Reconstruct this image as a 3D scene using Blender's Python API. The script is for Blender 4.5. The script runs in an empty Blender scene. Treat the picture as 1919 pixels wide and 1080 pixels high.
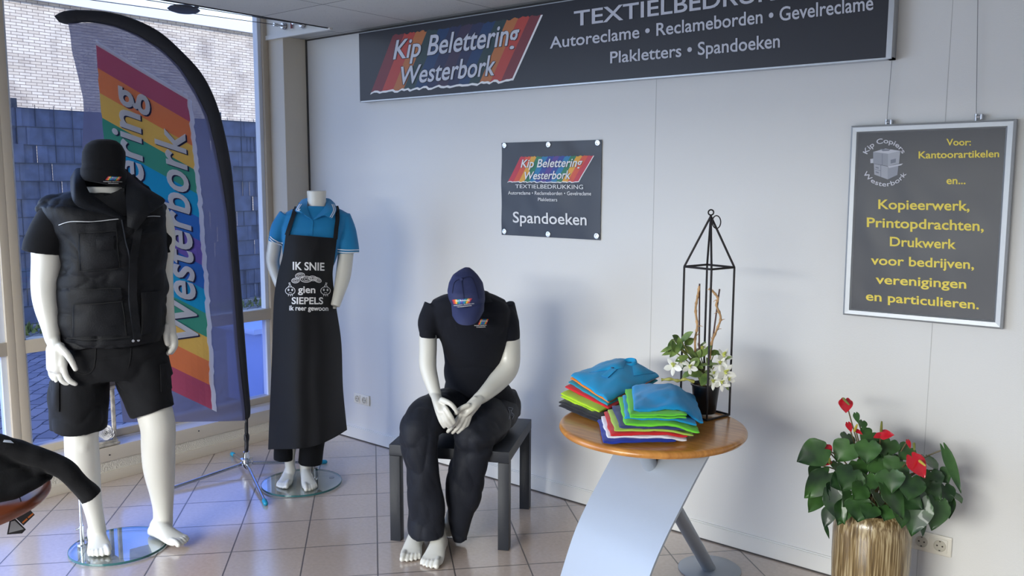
import bpy, bmesh, math, random
from mathutils import Vector, Matrix, noise
from mathutils.bvhtree import BVHTree

# ------------------------------------------------------------------ camera
FPX = 1632.5; CAMH = 1.628
YAW, PITCH, ROLL = math.radians(129.489), math.radians(-7.044), math.radians(0.2008)
F = Vector((math.cos(YAW)*math.cos(PITCH), math.sin(YAW)*math.cos(PITCH), math.sin(PITCH)))
_r = Vector((math.sin(YAW), -math.cos(YAW), 0)); _u = _r.cross(F)
R = math.cos(ROLL)*_r + math.sin(ROLL)*_u
U = -math.sin(ROLL)*_r + math.cos(ROLL)*_u
CAM = Vector((0, 0, CAMH))
scene = bpy.context.scene
COL = scene.collection
cd = bpy.data.cameras.new('camera'); cam = bpy.data.objects.new('camera', cd); COL.objects.link(cam)
cd.sensor_width = 36; cd.lens = FPX/1919*36; cd.clip_start = 0.05; cd.clip_end = 200
M3 = Matrix((R, U, -F)).transposed().to_4x4(); M3.translation = CAM
cam.matrix_world = M3
scene.camera = cam

# ------------------------------------------------------------------ light
scene.view_settings.view_transform = 'Standard'; scene.view_settings.look = 'None'
scene.view_settings.gamma = 1; scene.view_settings.exposure = 0.1
scene.view_settings.use_curve_mapping = False
scene.cycles.use_denoising = True
scene.cycles.max_bounces = 10; scene.cycles.transparent_max_bounces = 16
scene.cycles.caustics_reflective = False; scene.cycles.caustics_refractive = False
scene.cycles.sample_clamp_indirect = 6
w = bpy.data.worlds.new('sky'); scene.world = w; w.use_nodes = True
bg = w.node_tree.nodes['Background']; bg.inputs[1].default_value = 2.3
_tc = w.node_tree.nodes.new('ShaderNodeTexCoord'); _sx = w.node_tree.nodes.new('ShaderNodeSeparateXYZ'); _cr = w.node_tree.nodes.new('ShaderNodeValToRGB')
_cr.color_ramp.elements[0].position = .17; _cr.color_ramp.elements[0].color = (.62, .70, .80, 1)      # hazy near the roofs
_cr.color_ramp.elements[1].position = .34; _cr.color_ramp.elements[1].color = (.24, .41, .92, 1)      # clear blue higher up
w.node_tree.links.new(_tc.outputs['Generated'], _sx.inputs[0]); w.node_tree.links.new(_sx.outputs['Z'], _cr.inputs['Fac']); w.node_tree.links.new(_cr.outputs[0], bg.inputs[0])
def lamp(name, kind, loc, direction, energy, color, **kw):
    l = bpy.data.lights.new(name, kind); l.energy = energy; l.color = color
    for k, v in kw.items(): setattr(l, k, v)
    o = bpy.data.objects.new(name, l); COL.objects.link(o); o.location = loc
    o.rotation_euler = Vector(direction).to_track_quat('-Z', 'Y').to_euler()
    return o
lamp('sun', 'SUN', (0, 0, 12), (-0.75, 0.22, -0.68), 3.4, (1, 0.95, 0.86), angle=0.01)
# daylight entering through the shop windows that continue left of and behind the camera
lamp('daylight_side_window', 'AREA', (-4.70, -0.6, 1.2), (1, 0.15, -0.32), 100, (0.58, 0.74, 1.0), shape='RECTANGLE', size=4.0, size_y=1.7)
lamp('daylight_rear_window', 'AREA', (-2.0, -9.0, 3.9), (0.0, 1, -0.14), 2700, (1.0, 0.995, 0.93), shape='RECTANGLE', size=7.0, size_y=3.0)

# ------------------------------------------------------------------ helpers
def lin(c): 
    c = c/255
    return c/12.92 if c <= .04045 else ((c+.055)/1.055)**2.4
def rgb(r, g, b): return (lin(r), lin(g), lin(b), 1)
MATS = {}
def mat(name, col, rough=.6, metal=0, spec=.5, bump=None, vary=None, coat=0, sheen=0, trans=0):
    """col is sRGB; bump=(scale,strength[,stretch]); vary=(scale,amount) mottles the colour"""
    if name in MATS: return MATS[name]
    m = bpy.data.materials.new(name); m.use_nodes = True; nt = m.node_tree; N = nt.nodes; L = nt.links
    p = N['Principled BSDF']; c = rgb(*col)
    p.inputs['Base Color'].default_value = c; p.inputs['Roughness'].default_value = rough
    p.inputs['Metallic'].default_value = metal; p.inputs['Specular IOR Level'].default_value = spec
    p.inputs['Coat Weight'].default_value = coat; p.inputs['Coat Roughness'].default_value = .08
    if sheen:
        p.inputs['Sheen Weight'].default_value = sheen; p.inputs['Sheen Roughness'].default_value = .5
    if trans: p.inputs['Transmission Weight'].default_value = trans
    tc = N.new('ShaderNodeTexCoord')
    if vary:
        n = N.new('ShaderNodeTexNoise'); n.inputs['Scale'].default_value = vary[0]; n.inputs['Detail'].default_value = 5
        L.new(tc.outputs['Object'], n.inputs['Vector'])
        r = N.new('ShaderNodeValToRGB'); a = vary[1]
        r.color_ramp.elements[0].position = .3; r.color_ramp.elements[1].position = .7
        r.color_ramp.elements[0].color = tuple(x*(1-a) for x in c[:3])+(1,)
        r.color_ramp.elements[1].color = tuple(min(1, x*(1+a)) for x in c[:3])+(1,)
        L.new(n.outputs['Fac'], r.inputs['Fac']); L.new(r.outputs['Color'], p.inputs['Base Color'])
    if bump:
        n = N.new('ShaderNodeTexNoise'); n.inputs['Scale'].default_value = bump[0]; n.inputs['Detail'].default_value = 4
        src = tc.outputs['Object']
        if len(bump) > 2:
            mp = N.new('ShaderNodeMapping'); mp.inputs['Scale'].default_value = bump[2]; L.new(src, mp.inputs['Vector']); src = mp.outputs['Vector']
        L.new(src, n.inputs['Vector'])
        b = N.new('ShaderNodeBump'); b.inputs['Strength'].default_value = bump[1]; b.inputs['Distance'].default_value = .01
        L.new(n.outputs['Fac'], b.inputs['Height']); L.new(b.outputs['Normal'], p.inputs['Normal'])
    MATS[name] = m
    return m

def tag(o, label=None, cat=None, group=None, kind=None):
    if label: o['label'] = label
    if cat: o['category'] = cat
    if group: o['group'] = group
    if kind: o['kind'] = kind
    return o
def thing(name, label, cat, loc=(0, 0, 0), group=None):
    o = bpy.data.objects.new(name, None); COL.objects.link(o); o.location = loc; o.empty_display_size = .1
    bpy.context.view_layer.update()
    return tag(o, label, cat, group)

class MB:
    """collects world-space geometry for one mesh"""
    def __init__(s): s.v = []; s.f = []; s.mi = []
    def add(s, vs, fs, mi=0):
        o = len(s.v); s.v += [Vector(x) for x in vs]
        for f in fs: s.f.append([i+o for i in f]); s.mi.append(mi)
        return s
    def box(s, a, b, mi=0, M=None):
        x0, y0, z0 = a; x1, y1, z1 = b
        vs = [Vector((x, y, z)) for z in (z0, z1) for x, y in ((x0, y0), (x1, y0), (x1, y1), (x0, y1))]
        if M: vs = [M @ v for v in vs]
        return s.add(vs, [(3, 2, 1, 0), (4, 5, 6, 7), (0, 1, 5, 4), (1, 2, 6, 5), (2, 3, 7, 6), (3, 0, 4, 7)], mi)
    def loft(s, rings, mi=0, caps=True, closed=False):
        n = len(rings[0]); vs = [p for r in rings for p in r]; fs = []
        m = len(rings)
        for i in range(m if closed else m-1):
            for j in range(n):
                a = i*n+j; b = i*n+(j+1) % n; c = ((i+1) % m)*n+(j+1) % n; d = ((i+1) % m)*n+j
                fs.append((a, b, c, d))
        if caps and not closed:
            fs.append(tuple(range(n))[::-1]); fs.append(tuple((m-1)*n+j for j in range(n)))
        return s.add(vs, fs, mi)
    def tube(s, pts, rad, n=10, mi=0, side=None, flat=1.0, round_ends=False, caps=True):
        """round (or elliptic: flat<1) tube along pts; rad number or list or list of (a,b)"""
        pts = [Vector(p) for p in pts]; k = len(pts)
        rr = [(r if isinstance(r, tuple) else (r, r*flat)) for r in (rad if isinstance(rad, (list, tuple)) else [rad]*k)]
        if round_ends:
            P, Q = [], []
            d0 = (pts[0]-pts[1]).normalized(); d1 = (pts[-1]-pts[-2]).normalized()
            for a in (80, 55, 28):
                c, q = math.cos(math.radians(a)), math.sin(math.radians(a))
                P.append(pts[0]+d0*rr[0][0]*q); Q.append((rr[0][0]*c, rr[0][1]*c))
            P += pts; Q += rr
            for a in (28, 55, 80):
                c, q = math.cos(math.radians(a)), math.sin(math.radians(a))
                P.append(pts[-1]+d1*rr[-1][0]*q); Q.append((rr[-1][0]*c, rr[-1][1]*c))
            pts, rr, k = P, Q, len(P)
        rings = []; prev = None
        for i, p in enumerate(pts):
            t = (pts[min(i+1, k-1)]-pts[max(i-1, 0)]).normalized()
            if side is not None: x = Vector(side)
            elif prev is not None: x = prev
            else: x = Vector((1, 0, 0)) if abs(t.x) < .8 else Vector((0, 1, 0))
            x = (x-t*x.dot(t)); x = x.normalized() if x.length > 1e-6 else t.orthogonal().normalized()
            prev = x; y = t.cross(x)
            a, b = rr[i]
            rings.append([p+x*a*math.cos(q)+y*b*math.sin(q) for q in [2*math.pi*j/n for j in range(n)]])
        return s.loft(rings, mi, caps)
    def lathe(s, prof, c, n=40, mi=0, axis=None, caps=True):
        rings = []
        c = Vector(c)
        for r, z in prof:
            rings.append([c+Vector((r*math.cos(q), r*math.sin(q), z)) for q in [2*math.pi*j/n for j in range(n)]])
        return s.loft(rings, mi, caps)
    def prism(s, poly, n, t, mi=0):
        """extrude a planar 3D polygon along n by t"""
        n = Vector(n).normalized(); k = len(poly); poly = [Vector(p) for p in poly]
        vs = poly+[p+n*t for p in poly]
        return s.add(vs, [tuple(range(k))[::-1], tuple(range(k, 2*k))]+[(i, (i+1) % k, k+(i+1) % k, k+i) for i in range(k)], mi)
    def grid(s, fn, nu, nv, mi=0, thick=0, nrm=None):
        P = [[Vector(fn(i/nu, j/nv)) for i in range(nu+1)] for j in range(nv+1)]
        vs = [p for r in P for p in r]; fs = []
        W = nu+1
        for j in range(nv):
            for i in range(nu): fs.append((j*W+i, j*W+i+1, (j+1)*W+i+1, (j+1)*W+i))
        if thick:
            # normals
            off = len(vs); vs2 = []
            for j in range(nv+1):
                for i in range(nu+1):
                    du = P[j][min(i+1, nu)]-P[j][max(i-1, 0)]; dv = P[min(j+1, nv)][i]-P[max(j-1, 0)][i]
                    q = du.cross(dv); q = q.normalized() if q.length > 1e-12 else Vector((0, 0, 1))
                    if nrm is not None and q.dot(Vector(nrm)) < 0: q = -q
                    vs2.append(P[j][i]-q*thick)
            vs += vs2
            fs += [tuple(off+i for i in f[::-1]) for f in fs]
            b = [i for i in range(W)]+[j*W+nu for j in range(1, nv+1)]+[nv*W+i for i in range(nu-1, -1, -1)]+[j*W for j in range(nv-1, 0, -1)]
            for a, c in zip(b, b[1:]+b[:1]): fs.append((c, a, off+a, off+c))
        return s.add(vs, fs, mi)
    def build(s, name, mats, parent=None, smooth=True, bevel=0, bevel_seg=2, subd=0, weld=0, angle=40, kind=None, label=None):
        me = bpy.data.meshes.new(name)
        org = Vector((0, 0, 0)); q = parent
        while q is not None: org += q.location; q = q.parent
        me.from_pydata([v-org for v in s.v], [], s.f)
        for i, m in enumerate(mats if isinstance(mats, (list, tuple)) else [mats]): me.materials.append(m)
        for p, i in zip(me.polygons, s.mi): p.material_index = i; p.use_smooth = smooth
        me.update()
        if bevel or weld or subd or True:
            bm = bmesh.new(); bm.from_mesh(me)
            if weld: bmesh.ops.remove_doubles(bm, verts=bm.verts, dist=weld)
            bmesh.ops.recalc_face_normals(bm, faces=bm.faces)
            if bevel:
                ed = [e for e in bm.edges if len(e.link_faces) == 2 and e.calc_face_angle(0) > .6]
                bmesh.ops.bevel(bm, geom=ed, offset=bevel, segments=bevel_seg, profile=.6, affect='EDGES', clamp_overlap=True)
            if smooth:
                for e in bm.edges: e.smooth = not (len(e.link_faces) == 2 and e.calc_face_angle(0) > math.radians(angle))
            bm.to_mesh(me); bm.free()
        o = bpy.data.objects.new(name, me); COL.objects.link(o)
        if parent is not None: o.parent = parent
        if subd:
            sm = o.modifiers.new('s', 'SUBSURF'); sm.levels = sm.render_levels = subd
        if kind: o['kind'] = kind
        if label: o['label'] = label
        return o

def rayd(px, py): return F+R*((px-960)/FPX)+U*((540-py)/FPX)
def on_plane(px, py, p0, n):
    d = rayd(px, py); n = Vector(n); t = (Vector(p0)-CAM).dot(n)/d.dot(n); return CAM+d*t
def on_floor(px, py, z=0): return on_plane(px, py, (0, 0, z), (0, 0, 1))
def on_wall(px, py, y): return on_plane(px, py, (0, y, 0), (0, 1, 0))
def to_px(p):
    v = Vector(p)-CAM; a = v.dot(F); return (960+v.dot(R)/a*FPX, 540-v.dot(U)/a*FPX)
def catmull(pts, n=8, closed=False):
    pts = [Vector(p) if not isinstance(p, (int, float)) else p for p in pts]; out = []; k = len(pts)
    for i in range(k if closed else k-1):
        g = (lambda j: pts[j % k]) if closed else (lambda j: pts[max(0, min(k-1, j))])
        a, b, c, d = g(i-1), g(i), g(i+1), g(i+2)
        for q in range(n):
            t = q/n
            out.append(.5*((2*b)+(c-a)*t+(2*a-5*b+4*c-d)*t*t+(3*b-a-3*c+d)*t**3))
    if not closed: out.append(pts[-1])
    return out
def sstep(a, b, x):
    t = max(0, min(1, (x-a)/(b-a))); return t*t*(3-2*t)
def crease(v, s=1, o=0):
    return (1-abs(noise.noise(Vector(v)*s+Vector((o, o*1.3, -o)))))**4
def nz(v, s=1, o=0): return noise.noise(Vector(v)*s+Vector((o, o*1.7, o*.3)))

# text as a flat 2-D mesh: verts normalised so that x runs 0..1 over the ink, y=0 baseline, y=1 cap height
CAPH = {'h': 1.0}
def text2d(s, shear=0, bold=0.0, res=4, spacing=1.0):
    cu = bpy.data.curves.new('t', 'FONT'); cu.body = s; cu.offset = bold; cu.resolution_u = res
    cu.space_character = spacing; cu.fill_mode = 'FRONT'
    o = bpy.data.objects.new('t', cu); COL.objects.link(o)
    dg = bpy.context.evaluated_depsgraph_get(); me = bpy.data.meshes.new_from_object(o.evaluated_get(dg))
    vs = [(v.co.x+shear*v.co.y, v.co.y) for v in me.vertices]; fs = [tuple(p.vertices) for p in me.polygons]
    bpy.data.objects.remove(o); bpy.data.curves.remove(cu); bpy.data.meshes.remove(me)
    x0 = min(v[0] for v in vs); x1 = max(v[0] for v in vs); cap = CAPH['h']
    return [((x-x0)/(x1-x0), y/cap) for x, y in vs], fs
def _cap():
    CAPH['h'] = 1.0; vs, fs = text2d('H'); CAPH['h'] = max(v[1] for v in vs)
_cap()
def put_text(mb, s, b0, b1, t0, t1, fn, mi=0, shear=0, bold=0.012, lift=0, dx=0, dy=0, spacing=1.0):
    """fn(px,py) -> 3-D point; the four pixels are where the ink's baseline ends and cap-height ends stand"""
    vs, fs = text2d(s, shear, bold, spacing=spacing)
    out = []
    for u, v in vs:
        bx = b0[0]+(b1[0]-b0[0])*u; by = b0[1]+(b1[1]-b0[1])*u
        tx = t0[0]+(t1[0]-t0[0])*u; ty = t0[1]+(t1[1]-t0[1])*u
        out.append(fn(bx+(tx-bx)*v+dx, by+(ty-by)*v+dy))
    mb.add(out, fs, mi)
def quad_px(q, u, v):
    """q = BL,BR,TR,TL pixels"""
    return (q[0][0]*(1-u)*(1-v)+q[1][0]*u*(1-v)+q[2][0]*u*v+q[3][0]*(1-u)*v,
            q[0][1]*(1-u)*(1-v)+q[1][1]*u*(1-v)+q[2][1]*u*v+q[3][1]*(1-u)*v)
RAINBOW = [(176, 52, 78), (226, 98, 44), (236, 178, 52), (40, 130, 96), (24, 140, 178), (34, 92, 168), (92, 66, 150)]
def stripe_mats(prefix, cols, rough=.45):
    return [mat('%s_%d' % (prefix, i), c, rough) for i, c in enumerate(cols)]
STR = [0, 1, 2, 3, 4, 5, 6, 5, 4, 3, 2, 1, 0]
# ------------------------------------------------------------------ room
WY = 3.515; WX = -4.575; CEIL = 2.5; GX = -4.76
def nodes_mat(name):
    m = bpy.data.materials.new(name); m.use_nodes = True
    return m, m.node_tree.nodes, m.node_tree.links, m.node_tree.nodes['Principled BSDF']
# tiled floor: square tiles laid at 45 degrees
m_floor, N, L, p = nodes_mat('floor_tiles')
tc = N.new('ShaderNodeTexCoord'); mp = N.new('ShaderNodeMapping'); mp.inputs['Rotation'].default_value = (0, 0, math.radians(-48.6))
mp.inputs['Location'].default_value = (0.0, 0.0, 0)
L.new(tc.outputs['Object'], mp.inputs['Vector'])
br = N.new('ShaderNodeTexBrick'); br.offset = 0; br.squash = 1
br.inputs['Scale'].default_value = 1; br.inputs['Brick Width'].default_value = .3175; br.inputs['Row Height'].default_value = .3175
br.inputs['Mortar Size'].default_value = .0036; br.inputs['Mortar Smooth'].default_value = .3; br.inputs['Bias'].default_value = 0
br.inputs['Color1'].default_value = rgb(196, 180, 168); br.inputs['Color2'].default_value = rgb(188, 172, 162); br.inputs['Mortar'].default_value = rgb(92, 82, 78)
L.new(mp.outputs['Vector'], br.inputs['Vector'])
nn = N.new('ShaderNodeTexNoise'); nn.inputs['Scale'].default_value = 60; nn.inputs['Detail'].default_value = 6
L.new(tc.outputs['Object'], nn.inputs['Vector'])
mx = N.new('ShaderNodeMixRGB'); mx.blend_type = 'MULTIPLY'; mx.inputs[0].default_value = .25
L.new(br.outputs['Color'], mx.inputs[1]); L.new(nn.outputs['Fac'], mx.inputs[2]); L.new(mx.outputs[0], p.inputs['Base Color'])
rr = N.new('ShaderNodeMath'); rr.operation = 'MULTIPLY_ADD'; rr.inputs[1].default_value = .4; rr.inputs[2].default_value = .2
L.new(br.outputs['Fac'], rr.inputs[0]); L.new(rr.outputs[0], p.inputs['Roughness'])
bp = N.new('ShaderNodeBump'); bp.invert = True; bp.inputs['Strength'].default_value = .5; bp.inputs['Distance'].default_value = .003
L.new(br.outputs['Fac'], bp.inputs['Height']); L.new(bp.outputs['Normal'], p.inputs['Normal'])
p.inputs['Specular IOR Level'].default_value = 1.0; p.inputs['Coat Weight'].default_value = .55; p.inputs['Coat IOR'].default_value = 1.7; p.inputs['Coat Roughness'].default_value = .16
# acoustic ceiling tiles
m_ceil, N, L, p = nodes_mat('ceiling_tiles')
tc = N.new('ShaderNodeTexCoord'); mp = N.new('ShaderNodeMapping'); mp.inputs['Location'].default_value = (.0, .13, 0)
L.new(tc.outputs['Object'], mp.inputs['Vector'])
br = N.new('ShaderNodeTexBrick'); br.offset = 0
br.inputs['Scale'].default_value = 1; br.inputs['Brick Width'].default_value = .6; br.inputs['Row Height'].default_value = .6
br.inputs['Mortar Size'].default_value = .004; br.inputs['Mortar Smooth'].default_value = .4
br.inputs['Color1'].default_value = rgb(196, 196, 192); br.inputs['Color2'].default_value = rgb(188, 188, 184); br.inputs['Mortar'].default_value = rgb(105, 105, 105)
L.new(mp.outputs['Vector'], br.inputs['Vector'])
vo = N.new('ShaderNodeTexVoronoi'); vo.inputs['Scale'].default_value = 90; L.new(tc.outputs['Object'], vo.inputs['Vector'])
cr = N.new('ShaderNodeValToRGB'); cr.color_ramp.elements[0].position = .1; cr.color_ramp.elements[0].color = (.35, .35, .35, 1); cr.color_ramp.elements[1].position = .26; cr.color_ramp.elements[1].color = (1, 1, 1, 1)
L.new(vo.outputs['Distance'], cr.inputs['Fac'])
n2 = N.new('ShaderNodeTexNoise'); n2.inputs['Scale'].default_value = 25; L.new(tc.outputs['Object'], n2.inputs['Vector'])
c2 = N.new('ShaderNodeValToRGB'); c2.color_ramp.elements[0].position = .45; c2.color_ramp.elements[0].color = (1, 1, 1, 1); c2.color_ramp.elements[1].position = .6; c2.color_ramp.elements[1].color = (0, 0, 0, 1)
L.new(n2.outputs['Fac'], c2.inputs['Fac'])
mx0 = N.new('ShaderNodeMixRGB'); mx0.blend_type = 'LIGHTEN'; mx0.inputs[0].default_value = 1; L.new(cr.outputs[0], mx0.inputs[1]); L.new(c2.outputs[0], mx0.inputs[2])
mx = N.new('ShaderNodeMixRGB'); mx.blend_type = 'MULTIPLY'; mx.inputs[0].default_value = .6
L.new(br.outputs['Color'], mx.inputs[1]); L.new(mx0.outputs[0], mx.inputs[2]); L.new(mx.outputs[0], p.inputs['Base Color'])
p.inputs['Roughness'].default_value = .95

m_wall = mat('wall_panel', (222, 222, 220), .42, bump=(220, .06, (1, 1, 1)), spec=.4)
m_cream = mat('cream_paint', (212, 202, 184), .45)
m_stucco = mat('stucco', (206, 200, 186), .8, bump=(140, .6))
m_white = mat('white_trim', (225, 225, 222), .4)
m_beige = mat('beige_frame', (196, 184, 164), .5)
m_seam = mat('panel_seam', (192, 192, 190), .6)
m_dark = mat('dark_rubber', (30, 30, 34), .5)

S = 'structure'
MB().box((-4.9, -3.0, -.1), (1.7, WY+.1, 0)).build('floor', m_floor, kind=S, smooth=False)
# ceiling stops short of the window leaving a pocket, and runs on over the corner
c = MB().box((-4.12, -3.0, CEIL), (1.7, WY, CEIL+.06)).box((-4.76, 3.335, CEIL), (-4.12, WY, CEIL+.06))
c.build('ceiling', m_ceil, kind=S, smooth=False)
MB().box((-4.9, -3.1, 2.78), (1.8, WY+.2, 2.86)).build('trim_1', m_white, kind=S, smooth=False)     # slab above the pocket
MB().box((-4.76, 3.325, CEIL), (-4.12, 3.335, 2.78)).box((-4.77, 3.315, CEIL-.012), (-4.10, 3.335, CEIL+.014)).build('trim_2', m_white, kind=S, smooth=False)
MB().box((-4.127, -3.0, CEIL-.004), (-4.113, 3.32, CEIL+.012)).build('trim_3', m_dark, kind=S, smooth=False)
b = MB().box((-4.9, WY, 0), (1.7, WY+.12, 2.78)); b.build('wall_back', m_wall, kind=S, smooth=False)
sm = MB()
for x in (-2.055, -.84, .4): sm.box((x-.0012, WY-.0008, .07), (x+.0012, WY+.01, CEIL))
sm.build('trim_4', m_seam, kind=S, smooth=False)
MB().box((1.6, -3.1, 0), (1.72, WY+.1, 2.78)).build('wall_right', m_wall, kind=S, smooth=False)
rw = MB().box((-4.9, -3.1, 0), (1.7, -3.0, .35)).box((-4.9, -3.1, 2.2), (1.7, -3.0, 2.78)).box((-4.9, -3.1, .35), (-4.1, -3.0, 2.2)).box((-.2, -3.1, .35), (1.7, -3.0, 2.2))
rw.build('wall_front', m_wall, kind=S, smooth=False)
MB().box((WX+.02, WY-.014, 0), (1.6, WY, .075)).box((WX+.02, WY-.008, .075), (1.6, WY, .08)).build('baseboard_back', m_white, kind=S, smooth=False)
MB().box((WX+.02, WY-.016, -.01), (1.6, WY-.012, .006)).build('trim_5', mat('joint', (70, 66, 64), .7), kind=S, smooth=False)
MB().box((WX-.006, WY-.012, .0), (WX+.004, WY, CEIL)).box((WX, WY-.006, CEIL-.008), (1.6, WY, CEIL-.001)).build('trim_6', mat('corner_joint', (70, 68, 66), .7), kind=S, smooth=False)
# window wall: corner pier, plinth with stuccoed band, cream sill
MB().box((-4.76, 3.335, 0), (WX, WY, CEIL)).build('trim_7', m_cream, kind=S, smooth=True, bevel=.004)
MB().box((-4.9, -3.0, 0), (WX, 3.335, .055)).build('baseboard_left', m_cream, kind=S, smooth=True, bevel=.003)
MB().box((-4.9, -3.0, .055), (WX-.012, 3.335, .112)).build('wall_left', m_stucco, kind=S, smooth=False)
sl = MB().box((-4.9, -3.0, .112), (WX-.004, 3.335, .19)); sl.build('trim_8', m_cream, kind=S, smooth=True, bevel=.004)
MB().box((-4.9, -3.0, 0.19), (-4.7, 3.335, .194)).build('trim_9', mat('sill_glaze', (205, 200, 195), .12, spec=.7), kind=S, smooth=False)
sc_ = MB()
for px, py in ((206, 853), (373, 808)):
    q = on_plane(px, py, (WX-.004, 0, 0), (1, 0, 0)); sc_.tube([q, q+Vector((.002, 0, 0))], .004, 10)
sc_.build('trim_10', m_dark, kind=S)

# glass
def glass(name, tint, spec_mix=.06):
    m = bpy.data.materials.new(name); m.use_nodes = True; nt = m.node_tree; nt.nodes.clear()
    out = nt.nodes.new('ShaderNodeOutputMaterial'); mix = nt.nodes.new('ShaderNodeMixShader'); t = nt.nodes.new('ShaderNodeBsdfTransparent'); g = nt.nodes.new('ShaderNodeBsdfGlossy')
    t.inputs[0].default_value = (*tint, 1); g.inputs['Roughness'].default_value = .02; g.inputs['Color'].default_value = (1, 1, 1, 1)
    fr = nt.nodes.new('ShaderNodeFresnel'); fr.inputs[0].default_value = 1.45
    ge = nt.nodes.new('ShaderNodeNewGeometry'); b1 = nt.nodes.new('ShaderNodeMath'); b1.operation = 'SUBTRACT'; b1.inputs[0].default_value = 1; b2 = nt.nodes.new('ShaderNodeMath'); b2.operation = 'MULTIPLY'
    nt.links.new(ge.outputs['Backfacing'], b1.inputs[1]); nt.links.new(fr.outputs[0], b2.inputs[0]); nt.links.new(b1.outputs[0], b2.inputs[1]); nt.links.new(b2.outputs[0], mix.inputs[0]); nt.links.new(t.outputs[0], mix.inputs[1]); nt.links.new(g.outputs[0], mix.inputs[2]); nt.links.new(mix.outputs[0], out.inputs[0])
    return m
g_clear = glass('window_glass', (.93, .96, 1.0)); g_blue = glass('blue_film_glass', (.78, .82, 1.0))
def window(name, y0, y1, first):
    W = tag(bpy.data.objects.new(name, None), kind=S); COL.objects.link(W)
    z0, z1 = .194, 2.78; xf, xb = -4.725, -4.80
    fr = MB()
    fr.box((xb, y0, z0), (xf, y0+.045, z1)); fr.box((xb, y1-.04, z0), (xf, y1, z1))
    e_ = .0015; ya, yb_ = y0+.04, y1-.035; fr.box((xb+e_, ya, z0), (xf-e_, yb_, z0+.042)); fr.box((xb+e_, ya, .735), (xf-e_, yb_, .805)); fr.box((xb+e_, ya, z1-.05), (xf-e_, yb_, z1))
    fr.build('window_frame', m_beige, W, smooth=True, bevel=.003)
    bd = MB()
    bw = mat('pale_bead', (222, 228, 238), .35)
    for za, zb in ((z0+.042, .735), (.805, z1-.05)):
        bd.box((xb+.01, y1-.066, za), (xf-.018, y1-.04, zb)); bd.box((xb+.01, y0+.045, za), (xf-.018, y0+.058, zb))
    bd.build('glazing_bead', bw, W, smooth=False)
    MB().box((GX-.004, y0+.04, .80), (GX+.004, y1-.035, z1-.04)).build('upper_pane', g_clear, W, smooth=False)
    MB().box((GX-.004, y0+.04, z0+.03), (GX+.004, y1-.035, .74)).build('lower_pane', g_blue, W, smooth=False)
    return W
window('window_1', 1.762, 3.335, True); window('window_2', .2, 1.762, False)
# outside: unseen upper storey added to shade the fence, yard, fence, building
MB().box((-5.0, -12, 2.86), (-4.76, 14, 7.6)).box((-5.0, -12, 7.5), (4, 14, 7.7)).build('wall_sun_block', mat('sun_block', (150, 146, 140), .8), kind=S, smooth=False)
m_yard, N, L, p = nodes_mat('yard_pavers')
tc = N.new('ShaderNodeTexCoord'); mp = N.new('ShaderNodeMapping'); mp.inputs['Rotation'].default_value = (0, 0, .78)
L.new(tc.outputs['Object'], mp.inputs['Vector'])
br = N.new('ShaderNodeTexBrick'); br.inputs['Scale'].default_value = 1; br.inputs['Brick Width'].default_value = .22; br.inputs['Row Height'].default_value = .11
br.inputs['Mortar Size'].default_value = .006; br.inputs['Color1'].default_value = rgb(150, 146, 142); br.inputs['Color2'].default_value = rgb(120, 118, 118); br.inputs['Mortar'].default_value = rgb(52, 54, 56)
n2 = N.new('ShaderNodeTexNoise'); n2.inputs['Scale'].default_value = 4; n2.inputs['Detail'].default_value = 3
va = N.new('ShaderNodeVectorMath'); va.operation = 'MULTIPLY_ADD'; va.inputs[1].default_value = (.08, .08, 0)
L.new(n2.outputs['Color'], va.inputs[0]); L.new(mp.outputs['Vector'], va.inputs[2]); L.new(tc.outputs['Object'], n2.inputs['Vector']); L.new(va.outputs[0], br.inputs['Vector'])
L.new(br.outputs['Color'], p.inputs['Base Color']); p.inputs['Roughness'].default_value = .8
MB().box((-22, -10, -.2), (-4.9, 26, -.01)).build('yard_floor', m_yard, kind=S, smooth=False)
gr = MB(); rnd = random.Random(3)
for i in range(900):
    x = -10.15+rnd.random()*.5; y = 1.5+rnd.random()*9; h = .04+.09*rnd.random()*(1-abs(x+9.95)*1.2); a = rnd.random()*6.3
    q = Vector((math.cos(a), math.sin(a), 0))*.02
    gr.add([(x+q.x, y+q.y, -.01), (x-q.x, y-q.y, -.01), (x+q.y, y-q.x*2, -.01+max(.02, h))], [(0, 1, 2)])
tag(gr.build('grass_strip', mat('grass', (92, 108, 62), .9, vary=(20, .4)), smooth=False), 'low scruffy grass growing along the foot of the blue fence', 'grass', kind='stuff')
# double-rod mesh fence with woven privacy strips
m_strip = mat('privacy_strip', (76, 88, 120), .5, vary=(7, .25)); m_rod = mat('fence_rod', (58, 66, 84), .5, metal=.4)
FX = -10.31
fe = thing('fence', 'dark blue privacy fence of woven strips beyond the window', 'fence', (FX, 6, -.01))
st = MB(); ro = MB(); rnd = random.Random(5)
for row in range(12):
    z0 = .02+row*.1985
    if z0 > 2.3: break
    y = -1.0
    while y < 15:
        wd = rnd.choice((.05, .1, .1, .15, .3, .45)); dxx = rnd.uniform(-.012, .012)+(.010 if rnd.random() < .5 else -.010)
        st.box((FX+dxx-.002, y-.002, z0-.003), (FX+dxx+.002, y+wd+.002, z0+.1985)); y += wd
for k in range(13): ro.box((FX+.014, -1, .012+k*.1985-.004), (FX+.022, 15, .012+k*.1985+.004))
y = -1
while y < 15:
    ro.box((FX+.006, y-.003, .0), (FX+.012, y+.003, 2.44)); y += .2
st.build('privacy_strips', m_strip, fe, smooth=False); ro.build('mesh_rods', m_rod, fe, smooth=False)
po = MB()
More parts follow.
